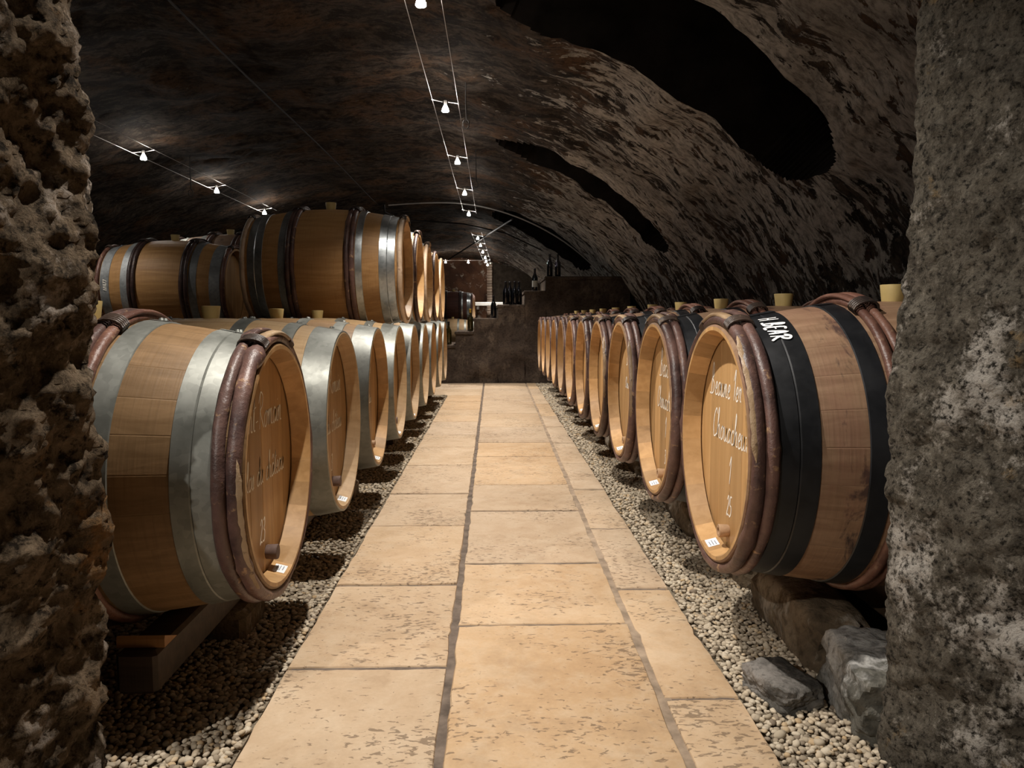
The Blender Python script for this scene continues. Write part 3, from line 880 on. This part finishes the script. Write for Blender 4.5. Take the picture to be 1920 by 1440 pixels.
def barrel(X, Yb, Zc, facing, kind, stave, head, label, group, re=None, fine=True, ns=26, nb=6, write=None, plug=None, sticker=None, roll=0.0, wmat='chalk', torn=None):
    """facing +1: head looks to +X (stacked row), -1: to -X. Zc is the axis height, X the plane of the head"""
    global nbar
    nbar += 1; seed = nbar
    re = re or (.299 if kind == 'galv' else .288)
    rz = 0 if facing > 0 else PI
    base = Zc - RB
    t = thing('oak_barrel', label, 'barrel', (X - facing * HL, Yb, base), rz, group)
    up = (0, 0, RB)
    near = -facing                        # local y sign of the side that faces the doorway
    if fine:
        sm = stave_mesh(re, stave, ns)
        for k in range(ns): obj('stave', sm, t, up, (2 * PI * (k + .5) / ns, 0, 0))
        for bm_ in board_meshes(re, head, nb): obj('head_board', bm_, t, up)
    else:
        obj('stave_body', body_mesh(re, stave), t, up)
        obj('head', disc_mesh(re, head), t, up)
    obj('rear_head', disc_mesh(re, head), t, up, (0, 0, PI))
    hp = KIND[kind]
    chs = [h for h in hp if h[0] == 'c']
    for end in (1, -1):
        R3 = (roll, 0, 0 if end > 0 else PI)
        for h in hp:
            if h[0] == 'm':
                ho = obj('hoop', hoop_mesh(HL - h[1], HL - h[2], re, h[3], h[4]), t, up, R3)
                if fine and h[3] != 'black_metal' or (fine and seed < 3):
                    xm = (HL - h[1] + HL - h[2]) / 2
                    for q in (.02, .085):
                        obj('rivet', rivet_mesh(h[3]), ho, (xm, (rad(xm, re) + .0046) * math.sin(q), (rad(xm, re) + .0046) * math.cos(q)), (-q, 0, 0))
            else:
                c_ = obj('chestnut_hoop', chestnut_mesh(HL - h[1], re, h[3], h[2], int(seed % 4 + h[1] * 1000)), t, up, R3)
                if fine: obj('hoop_end', tail_mesh(HL - h[1], re, near * end, 'torn' if (h[1] < .03 and kind in ('black', 'purple', 'mixedpale')) else h[3]), c_)
        if fine and chs:
            grp = {}
            for h in chs: grp.setdefault(h[1] > .2, []).append(h[1])
            for gk, ds in grp.items():
                xm = HL - sum(ds) / len(ds)
                for bs in (-.42, .30): obj('binding', binding_mesh(xm, re, .017 + (max(ds) - min(ds)) / 2, near * end, bs), t, up, (0, 0, R3[2]))
    obj('bung', bung_m, t, (0, 0, 2 * RB - .002))
    xf = HL - .050
    if write:
        place = lambda u, v_: (xf + .0007, u, v_)
        for ln in write: obj('chalk_lettering', mesh('chalk_lettering', *ribbons([ln], .0042, place), wmat), t, up)
    if plug:
        obj('plug', plug_d if plug[2] else plug_m, t, (xf, plug[0], RB + plug[1]), (0, PI / 2, 0))
    if torn: obj('torn_bark', torn_mesh(re, near, *torn), t, up)
    if sticker is not None:
        s1, s2 = sticker_mesh(re, sticker)
        so = obj('sticker', s1, t, up); obj('print', s2, so)
    return t
def torn_mesh(re, sgn, aa, ab):
    def fn():
        n = 26; V = []; m_ = 5
        for j in range(n):
            t = j / (n - 1); a = sgn * (aa + (ab - aa) * t); jag = .5 + .5 * math.sin(j * 2.3) * math.sin(j * .9)
            w_ = (.008 + .004 * jag) * min(1, 8 * t + .1, 9 * (1 - t) + .1)
            for i in range(m_):
                u = i / (m_ - 1) * 2 - 1
                r = rad(HL - .006, re) + .0185 + .0035 * math.cos(u * 1.4) + .0012 * jag
                V.append((HL - .0085 + w_ * u, r * math.sin(a), r * math.cos(a)))
        return mesh('torn_bark', V, grid_faces(n, m_), 'torn', True)
    return cached(('torn', re, sgn, aa), fn)
ORD = ['first', 'second', 'third', 'fourth', 'fifth', 'sixth', 'seventh', 'eighth', 'ninth', 'tenth', 'eleventh']
ZL, ZR, ZU = EYE - .346, EYE - .305, EYE + .276
HXL, HXR = -.4996, .5338
for i in range(9):
    y = 1.841 + .7906 * i
    if i == 0:
        barrel(HXL, y, ZL, 1, 'purple', 'stave_tan', 'head_tan', 'tan oak barrel with purple-brown wooden hoops and grey bands, chalked Romain, beside the doorway',
               'oak barrels in the bottom tier of the stacked row', re=.286,
               write=[('Saint-Romain', .038, .0, .085), ('le Clos du château', .031, -.01, -.045), ('23', .026, -.01, -.185)], plug=(.02, -.218, True), sticker=PI + .0 - .12, torn=(1.35, 2.5))
    else:
        wr = {1: [('Saint-Romain', .036, 0, .09), ('Clos du château', .032, 0, -.04), ('3', .026, .0, -.17)], 2: [('Romain', .028, 0, .10), ('du château', .022, 0, -.03)], 3: [('Romain', .026, 0, .08)]}.get(i)
        barrel(HXL, y, ZL, 1, 'galv', ['stave_pale', 'stave_pale', 'stave_tan', 'stave_pale'][i % 4], 'head_tan',
               f'pale oak barrel with wide galvanised bands, {ORD[i]} from doorway in bottom tier of stacked row',
               'oak barrels in the bottom tier of the stacked row', fine=i < 5, write=wr, plug=(.01, -.21, i % 2) if i < 4 else None, sticker=PI - .12 if i < 5 else None)
ukind = ['mixedpale', 'mixed', 'mixedpale', 'mixed', 'mixedpale']
for i in range(5):
    barrel(HXL + .004, 4.60 + .7906 * i, ZU, 1, ukind[i], 'stave_gold', 'head_warm',
           ['large golden oak barrel with bright steel bands, front of upper tier nearest the doorway'.replace(' nearest the doorway', ', facing the lamp glare'),
            'oak barrel with dark bark hoops, second along the upper tier beside the aisle',
            'oak barrel with peeled pale hoops, third along the upper tier beside the aisle',
            'oak barrel with brown hoops, fourth along the upper tier beside the aisle',
            'oak barrel with pale hoops, last of the upper tier beside the aisle'][i],
           'oak barrels in the upper tier beside the aisle', fine=i < 3, re=.287)
for i in range(11):
    y = 1.888 + .7205 * i
    wr = None
    if i == 0: wr = [("Beaune 1er Cru", .034, .0, .105), ('Chouacheux', .036, -.01, -.005), ('1', .032, .0, -.105), ('25', .024, .0, -.185)]
    elif i == 1: wr = [('Beaune', .040, .0, .105), ('Chouacheux', .034, .0, -.005), ('1', .032, .0, -.10), ('3', .023, .0, -.19)]
    elif i < 5: wr = [('Beaune', .026, .0, .10), ('Chouacheux', .022, .0, .0)]
    lab = ('rosy oak barrel with black bands chalked H BEAR, beside the doorway pier' if i == 0 else
           f'oak barrel with bark hoops and black bands, {ORD[i]} from doorway in the single-height row')
    t = barrel(HXR, y, ZR, -1, 'black', 'stave_rose', 'head_warm', lab, 'oak barrels in the single-height row', fine=i < 6, write=wr,
               plug=(.0, -.222, False) if i < 4 else None, sticker=PI + .16 if i < 7 else None, torn=(.55, 1.55) if i == 0 else ((.8, 1.9) if i in (2, 3) else None))
    if i == 0:
        # white chalk on the first black band, running round the hoop on the doorway side
        xm = HL - .101
        def pl(u, v_):
            a = .17 + u / .31           # angle from the top towards the doorway side (+y here)
            x = xm + .028 - v_ ; r = rad(x, .288) + .0058
            return (x, r * math.sin(a), r * math.cos(a))
        S = ribbons([('H BEAR', .0185, .085, 0.008)], .006, lambda u, v_: pl(u, v_))
        obj('chalk_lettering', mesh('chalk_lettering', *S, 'chalk_white'), t, (0, 0, RB))

# second row behind the stacked row
for i, y in enumerate((4.55, 5.30, 6.05, 6.80)):
    barrel(-1.95, y, EYE - .42, 1, 'purple', 'stave_tan', 'head_tan', f'oak barrel of the hidden rear row, bottom tier, {ORD[i]} from the doorway', 'oak barrels in the rear row', fine=False)
t = barrel(-1.83, 5.70, EYE + .205, 1, 'grey', 'stave_gold', 'head_tan', 'smaller shaded oak barrel with grey bands, atop the rear row behind the stack', 'oak barrels in the rear row', fine=True, re=.285)
xm = -(HL - .083)
S = ribbons([('22600', .018, .30, 0.0)], .004, lambda u, v_: (xm - .018 + v_, -(rad(xm, .285) + .004) * math.sin(.55 + u / .31), (rad(xm, .285) + .004) * math.cos(.55 + u / .31)))
obj('chalk_lettering', mesh('chalk_lettering', *S, 'chalk'), t, (0, 0, RB))
barrel(-1.70, 6.50, EYE + .33, 1, 'purple', 'stave_rose', 'head_tan', 'greyish oak barrel with white-lit end, atop the rear row against dark vault', 'oak barrels in the rear row', fine=True)

# far stack beyond the staircase
for i in range(5):
    y = 17.6 + .79 * i
    barrel(-.47, y, ZL - .02, 1, 'galv', 'stave_pale', 'head_tan', f'pale galvanised-banded barrel, {ORD[i]} in the lower tier of the distant stack beyond the stairs', 'distant barrels beyond the stairs', fine=False)
    if i < 4: barrel(-.47, y + .395, ZL + .605, 1, 'mixed', 'stave_dark' if i == 0 else 'stave_gold', 'head_tan', f'brown barrel, {ORD[i]} in the upper tier of the distant stack beyond the stairs', 'distant barrels beyond the stairs', fine=False)

# ---------------------------------------------------------------- racks, rocks
def rack(name, label, rails, blocks, extra=None):
    t = thing(name, label, 'rack')
    for (x0, x1, y0, y1, z0, z1) in rails: obj('rail', mesh('rail', *box_vf(x0, x1, y0, y1, z0, z1, .008), 'rail', angle=30), t)
    for (x0, x1, y0, y1, z0, z1) in blocks: obj('support_block', mesh('support_block', *box_vf(x0, x1, y0, y1, z0, z1, .015), 'rock_brown', angle=30), t)
    if extra: extra(t)
    return t
def wedge(t):
    for (x, y) in ((-.742, 1.62), (-.742, 2.03)):
        V = [(x - .05, y - .015, .157), (x + .05, y - .015, .157), (x + .05, y + .05, .157), (x - .05, y + .05, .157), (x - .05, y - .015, .175), (x + .05, y - .015, .175), (x - .05, y - .012, .182), (x + .05, y - .012, .182)]
        F = [(0, 3, 2, 1), (0, 1, 5, 4), (4, 5, 7, 6), (3, 6, 7, 2), (0, 4, 6, 3), (1, 2, 7, 5)]
        obj('wedge', mesh('wedge', V, F, 'wedge'), t)
rack('barrel_rack', 'dark timber rails on blocks under the stacked barrel row', [(-.785, -.70, 1.58, 8.5, .065, .156), (-1.20, -1.10, 1.58, 8.5, .065, .156)],
     [(-.84, -.66, y, y + .2, -.03, .066) for y in (2.02, 3.6, 5.2, 6.8, 8.2)] + [(-1.24, -1.06, y, y + .2, -.03, .066) for y in (2.02, 3.6, 5.2, 6.8, 8.2)], wedge)
rack('barrel_rack', 'low timber rails under the single-height barrel row beyond the rocks', [(.97, 1.06, 1.76, 9.4, .10, .195), (1.16, 1.25, 1.76, 9.4, .10, .203)],
     [(.97, 1.27, y, y + .16, -.03, .10) for y in (2.4, 4.2, 6.0, 7.8, 9.1)])
rack('barrel_rack', 'hidden timber rails under the rear barrel row', [(-2.2, -2.1, 4.2, 7.2, .02, .078), (-2.7, -2.6, 4.2, 7.2, .02, .078)], [(-2.8, -2.0, y, y + .16, -.03, .02) for y in (4.4, 5.7, 6.9)])
rack('barrel_rack', 'timber rails under the distant barrel stack', [(-.80, -.70, 17.2, 21.2, .04, .128), (-1.15, -1.05, 17.2, 21.2, .04, .128)], [(-1.2, -.66, y, y + .16, -.03, .04) for y in (17.4, 19.2, 20.9)])

def rock(name, label, loc, size, rz, seed, mat, sub=4, p_=3.2, rough=.10):
    V0, F0 = ico(sub)
    a = np.abs(V0) ** p_
    V = V0 / (a.sum(1) ** (1 / p_))[:, None]
    nq = fbm(V + seed * 3.1, 1.5, 3, .55, seed); n2 = fbm(V + seed, 5.5, 4, .6, seed + 2)
    V = V * (1 + rough * nq + .035 * n2)[:, None]
    V = V * np.array(size) / 2
    o = obj(name, mesh(name, V, F0, mat, angle=38), None, (loc[0], loc[1], loc[2] + size[2] / 2), (0, 0, rz))
    return tag(o, label, 'rock', 'rough stones along the barrel row')
rock('rock', 'large angular grey stone with white crust, standing against the doorway pier', (.855, 1.59, -.03), (.235, .27, .175), -.10, 3, 'rock', p_=7, rough=.09)
rock('rock', 'small flat dark stone lying on the gravel', (.652, 1.69, -.02), (.115, .165, .07), .30, 8, 'rock_dark', p_=7, rough=.08)
cy = [2.03, 2.60, 3.16, 3.75, 4.35, 4.95, 5.6, 6.3, 7.0, 7.8, 8.6, 9.3]
for i, y in enumerate(cy):
    rock('rock', ['long brown stone with pale face under the first two single-row barrels'][0] if i == 0 else
         f'rough brown kerb stone beside the gravel, {ORD[min(i, 10)]} from the doorway' + (' and last' if i == 11 else ''), (.845 + .01 * math.sin(i * 2.1), y, -.03), (.175, .50, .165), .04 * math.sin(i * 1.7), 20 + i, 'rock_brown', p_=5, sub=3)

# ---------------------------------------------------------------- staircase with bottles
SY = 10.16
steps = [(-.68, -.49, EYE - .35), (-.49, -.25, EYE - .175), (-.25, .06, EYE - .005), (.06, .41, EYE + .17), (.41, .68, EYE + .35), (.68, 1.78, EYE + .535)]
st = thing('staircase', 'dark rendered masonry staircase rising across the end of the aisle', 'stairs', (0, SY, 0))
V, F = [], []
prof = [(-.68, -.03)]
for x0, x1, z in steps: prof += [(x0, z - .03), (x1, z - .03)]
prof += [(1.78, -.03)]
xs = np.linspace(-.68, 1.78, 60)
# side wall built as thin columns following the steps, front face roughened
cols = []
for x0, x1, z in steps:
    n = max(3, int((x1 - x0) / .045)); zz = np.linspace(-.03, z - .03, int(z / .05) + 3)
    xa = np.linspace(x0, x1, n)
    GX, GZ = np.meshgrid(xa, zz, indexing='ij')
    q = np.stack([GX.ravel(), np.zeros(GX.size), GZ.ravel()], 1)
    q[:, 1] = .02 * fbm(q, 5, 4, .55, 77)
    cols.append((q.tolist(), grid_faces(n, len(zz))))
    cols.append(([(x0, 0, -.03), (x0, 1.2, -.03), (x0, 1.2, z - .03), (x0, 0, z - .03)], [(0, 1, 2, 3)]))
    cols.append(([(x0, 1.2, -.03), (x1, 1.2, -.03), (x1, 1.2, z - .03), (x0, 1.2, z - .03)], [(0, 1, 2, 3)]))
obj('side_wall', mesh('side_wall', *join(*cols), 'stair', angle=40), st)
for x0, x1, z in steps:
    v_, f_ = box_vf(x0 - .012, x1, -.012, 1.2, z - .045, z, .008)
    obj('tread', mesh('tread', v_, f_, 'stair', angle=35), st)
def bottle(X, Yb, Z, h, mat, label, lab=False, gold=False):
    t = thing('wine_bottle', label, 'bottle', (X, Yb, Z + .0015), rng.uniform(0, 6), 'wine bottles on the stairs')
    k = h / .30; r = .039 * k
    pr = [(r * .9, 0), (r, .008 * k), (r, .165 * k), (r * .93, .185 * k), (r * .62, .212 * k), (r * .40, .235 * k), (r * .36, .262 * k), (r * .36, .285 * k), (r * .42, .287 * k), (r * .42, .296 * k), (r * .34, .298 * k)]
    obj('glass', mesh('glass', *lathe_vf(pr, 20), mat, angle=50), t)
    obj('capsule', mesh('capsule', *lathe_vf([(r * .385, .238 * k), (r * .375, .284 * k), (r * .44, .287 * k), (r * .44, .297 * k), (r * .35, .3 * k)], 16), 'foil_gold' if gold else 'foil', angle=50), t)
    if lab:
        V = []; 
        for j in range(13):
            a = -1.3 + 2.6 * j / 12
            for z in (.05 * k, .135 * k): V.append(((r + .0007) * math.cos(a), (r + .0007) * math.sin(a), z))
        lo = obj('label', mesh('label', V, [(2 * j, 2 * j + 2, 2 * j + 3, 2 * j + 1) for j in range(12)], 'label', True), t, None, (0, 0, -PI / 2 - t.rotation_euler[2]))
by = SY + .10
bottle(-.585, by, steps[0][2], .30, 'bottle_green', 'amber-green bottle on the lowest stair, against the pale distant barrels')
bottle(-.30, by, steps[1][2], .29, 'bottle_green', 'bottle with yellow-gold shoulder on the second stair', False, True)
bottle(.005, by, steps[2][2], .29, 'bottle_dark', 'single dark bottle at the outer end of the third stair')
for k_, x in enumerate((.165, .222, .285, .342)):
    bottle(x, by + .07 * (k_ % 2), steps[3][2], .30, 'bottle_dark', f'dark bottle in the cluster on the fourth stair, {ORD[k_]} counting uphill')
bottle(.545, by, steps[4][2], .29, 'bottle_dark', 'dark bottle with pale paper label on the fifth stair', True)
bottle(.74, by, steps[5][2], .29, 'bottle_dark', 'dark bottle on the top landing, lower of the pair downhill')
bottle(.845, by, steps[5][2], .29, 'bottle_dark', 'dark bottle on the top landing, of the pair uphill')

# ---------------------------------------------------------------- end of the cellar
col = thing('brick_column', 'slender pale brick column against the end wall of the cellar', 'column', (-.10, 21.85, 0))
k_ = 0
for z in np.arange(0, 2.32, .075):
    o = obj('brick', cached('brick0' if k_ % 2 else 'brick1', lambda: mesh('brick', *box_vf(-.075 if k_ % 2 else -.07, .07 if k_ % 2 else .075, -.06, .06, 0, .066, .006), 'brick', angle=30)), col, (0, 0, float(z)))
    k_ += 1
sh = obj('shelf_board', mesh('shelf_board', *box_vf(-.57, .36, 21.3, 21.6, 1.17, 1.27, .01), 'white_board', angle=30))
tag(sh, 'long white board shelf fixed across the end wall', 'shelf')
brk = [obj('bracket', mesh('bracket', *box_vf(x, x + .06, 21.34, 22.12, 1.07, 1.17, .006), 'white_board', angle=30), sh) for x in (-.45, .22)]
# dark alcove wall beside the column
alc = struct(obj('trim_1', mesh('trim_1', *box_vf(.0, 2.5, 21.9, 22.0, 0, 2.55), 'earth')))

# ---------------------------------------------------------------- lamps on their cables
def lamp(X, Yl, z, pw, label, group, along='y', tilt=-.027):
    t = thing('pendant_lamp', label, 'lamp', (X, Yl, EYE + z), 0 if along == 'y' else PI / 2, group)
    hw = .092
    bar = join(tube_verts([(-hw, 0, .052 - tilt / 2), (-.018, 0, .050)], .0032, 6), tube_verts([(.018, 0, .050), (hw, 0, .052 + tilt / 2)], .0032, 6))
    obj('crossbar', mesh('crossbar', *bar, 'wire', True), t)
    obj('socket', mesh('socket', *lathe_vf([(.006, .062), (.011, .058), (.011, .036), (.008, .030)], 10), 'wire', angle=40), t)
    bl = obj('bulb', mesh('bulb', *lathe_vf([(.008, .032), (.012, .024), (.021, .004), (.0245, -.010), (.022, -.015), (.010, -.017)], 16), 'bulb', True), t)
    ld = bpy.data.lights.new('lamp_beam', 'SPOT'); ld.energy = LAMP_W * pw; ld.color = LAMP_COL
    ld.spot_size = math.radians(LAMP_ANGLE if Yl > 0 else 165); ld.spot_blend = 1.0 if Yl > 0 else .25; ld.shadow_soft_size = .022
    lo = bpy.data.objects.new('lamp_beam', ld); C.objects.link(lo); lo.parent = t; lo.location = (0, 0, -.03)
    if -.4 < X < 0: lo.rotation_euler = (0, math.radians(LAMP_TILT), 0)
    return t
for i, (x, y, z, p_) in enumerate(MAIN_LAMPS):
    lamp(x, y, z, p_, ['added unseen lamp behind the doorway, lighting the stone jambs', 'lit cable lamp just inside the doorway above the first barrels', 'lit cable lamp cut by the top of the view above the aisle'][i] if i < 3 else
         f'lit reflector lamp on the aisle cable, {ORD[i - 2]} along from the doorway' , 'lamps on the aisle cable')
for i, (x, y, z, p_) in enumerate(FAR_LAMPS): lamp(x, y, z, p_, f'tiny lit lamp on the distant cable beyond the stairs, {ORD[i]} along', 'lamps on the distant cable')
for i, (x, y, z, p_) in enumerate(SIDE_LAMPS): lamp(x, y, z, p_, f'lit lamp on the cable above the rear barrel row, {ORD[i]} along', 'lamps on the rear cable', 'y', .025)
for i, (x, y, z, p_) in enumerate(CROSS_LAMPS): lamp(x, y, z, p_, ['lit lamp on the crosswise cable, beside the stacked barrels', 'lit lamp on the crosswise cable, nearer the brick column'][i].replace('nearer', 'closer to'), 'lamps on the crosswise cable', 'x')
def cable(name, label, path, r=.0022, mat='wire', cat='cable', k=6):
    o = obj(name, mesh(name, *tube_verts(path, r, k), mat, True)); tag(o, label, cat); return o
def sag(x, ya, yb, z, n=20): return [(x, ya + (yb - ya) * i / n, z) for i in range(n + 1)]
zc = EYE + 1.40 + .052
cable('hanging_cable', 'thin steel lamp cable over the aisle, on the stacked side', sag(-.32 - .088, -1.5, 11.0, zc + .0135))
cable('hanging_cable', 'thin steel lamp cable over the aisle, on the single-row side', sag(-.32 + .088, -1.5, 11.0, zc - .0135))
cable('hanging_cable', 'thin steel lamp cable over rear barrels, outer wire', sag(-2.85 - .088, 3.2, 10.2, EYE + 1.352 - .0125))
cable('hanging_cable', 'thin steel lamp cable over rear barrels, inner wire', sag(-2.85 + .088, 3.2, 10.2, EYE + 1.352 + .0125))
for s_, nm in ((-1, 'stack-side wire'), (1, 'stair-side wire')):
    cable('hanging_cable', f'fine lamp cable in the distance beyond the stairs, {nm}', [(-.285 + s_ * .088 - .019 * (y - 13.5) * -1, y, zc) for y in np.linspace(13.5, 21.5, 9)])
    cable('hanging_cable', f'fine crosswise lamp cable near the end wall, {nm}', [(x, 20.0 + s_ * .088, zc) for x in (-1.6, -1.0, -.5, -.1)])
# hooks
def hook(X, Yh, z0, z1, label, ring):
    t = thing('ceiling_hook', label, 'hook', (X, Yh, z1))
    obj('shank', mesh('shank', *tube_verts([(0, 0, z0 - z1 + .06), (0, .0, (z0 - z1) * .5), (.004, 0, .05)], .005, 6), 'dark_iron', True), t)
    path = [(.022 * math.sin(a), 0, .026 + .032 * math.cos(a) if ring else .03 - .03 * math.sin(a * .5)) for a in np.linspace(0, 2 * PI * .92, 16)]
    obj('loop', mesh('loop', *tube_verts(path, .0042, 6), 'dark_iron', True), t)
hook(-2.76, 7.32, vault_z(-2.76), EYE + 1.11, 'dark iron hook with ring hanging beside the rear lamp cable', True)
hook(-.185, 5.5, vault_z(-.185), EYE + 1.30, 'dark iron hook hanging by the second aisle lamp', True)
hook(-.165, 7.75, vault_z(-.165), EYE + 1.27, 'dark iron hook hanging by the third aisle lamp', True)
# conduits
path = [(x, 11.38 + .03 * math.sin(x * 3), vault_z(x) - .05) for x in np.linspace(-1.5, 1.52, 26)]
cable('ceiling_conduit', 'thin grey conduit following the vault across its third opening', path, .011, 'conduit', 'pipe')
path = [(-1.55, 11.3, vault_z(-1.55) - .05), (-1.56, 11.45, vault_z(-1.5) - .14), (-1.4, 12.0, vault_z(-1.4) - .19), (-1.1, 12.6, vault_z(-1.1) - .15), (-.5, 13.4, vault_z(-.5) - .10), (.2, 13.7, vault_z(.2) - .08), (.9, 13.8, vault_z(.9) - .07)]
cable('ceiling_conduit', 'drooping dark cable under the vault past the grey conduit', path, .013, 'dark_iron', 'cable')
path = [(.29, 11.9, vault_z(.29) - .04), (-.4, 15.7, EYE + 1.46), (-1.12, 19.6, EYE + 1.43)]
cable('ceiling_conduit', 'straight black pipe slanting under the vault beyond the aisle lamps', path, .016, 'dark_iron', 'pipe')
path = [(-1.62 + .01 * math.sin(y), y, vault_z(-1.62) - .055) for y in np.linspace(2.5, 11.3, 24)]
cable('ceiling_conduit', 'thin black electric cable running lengthwise along the vault crown', path, .006, 'dark_iron', 'cable')
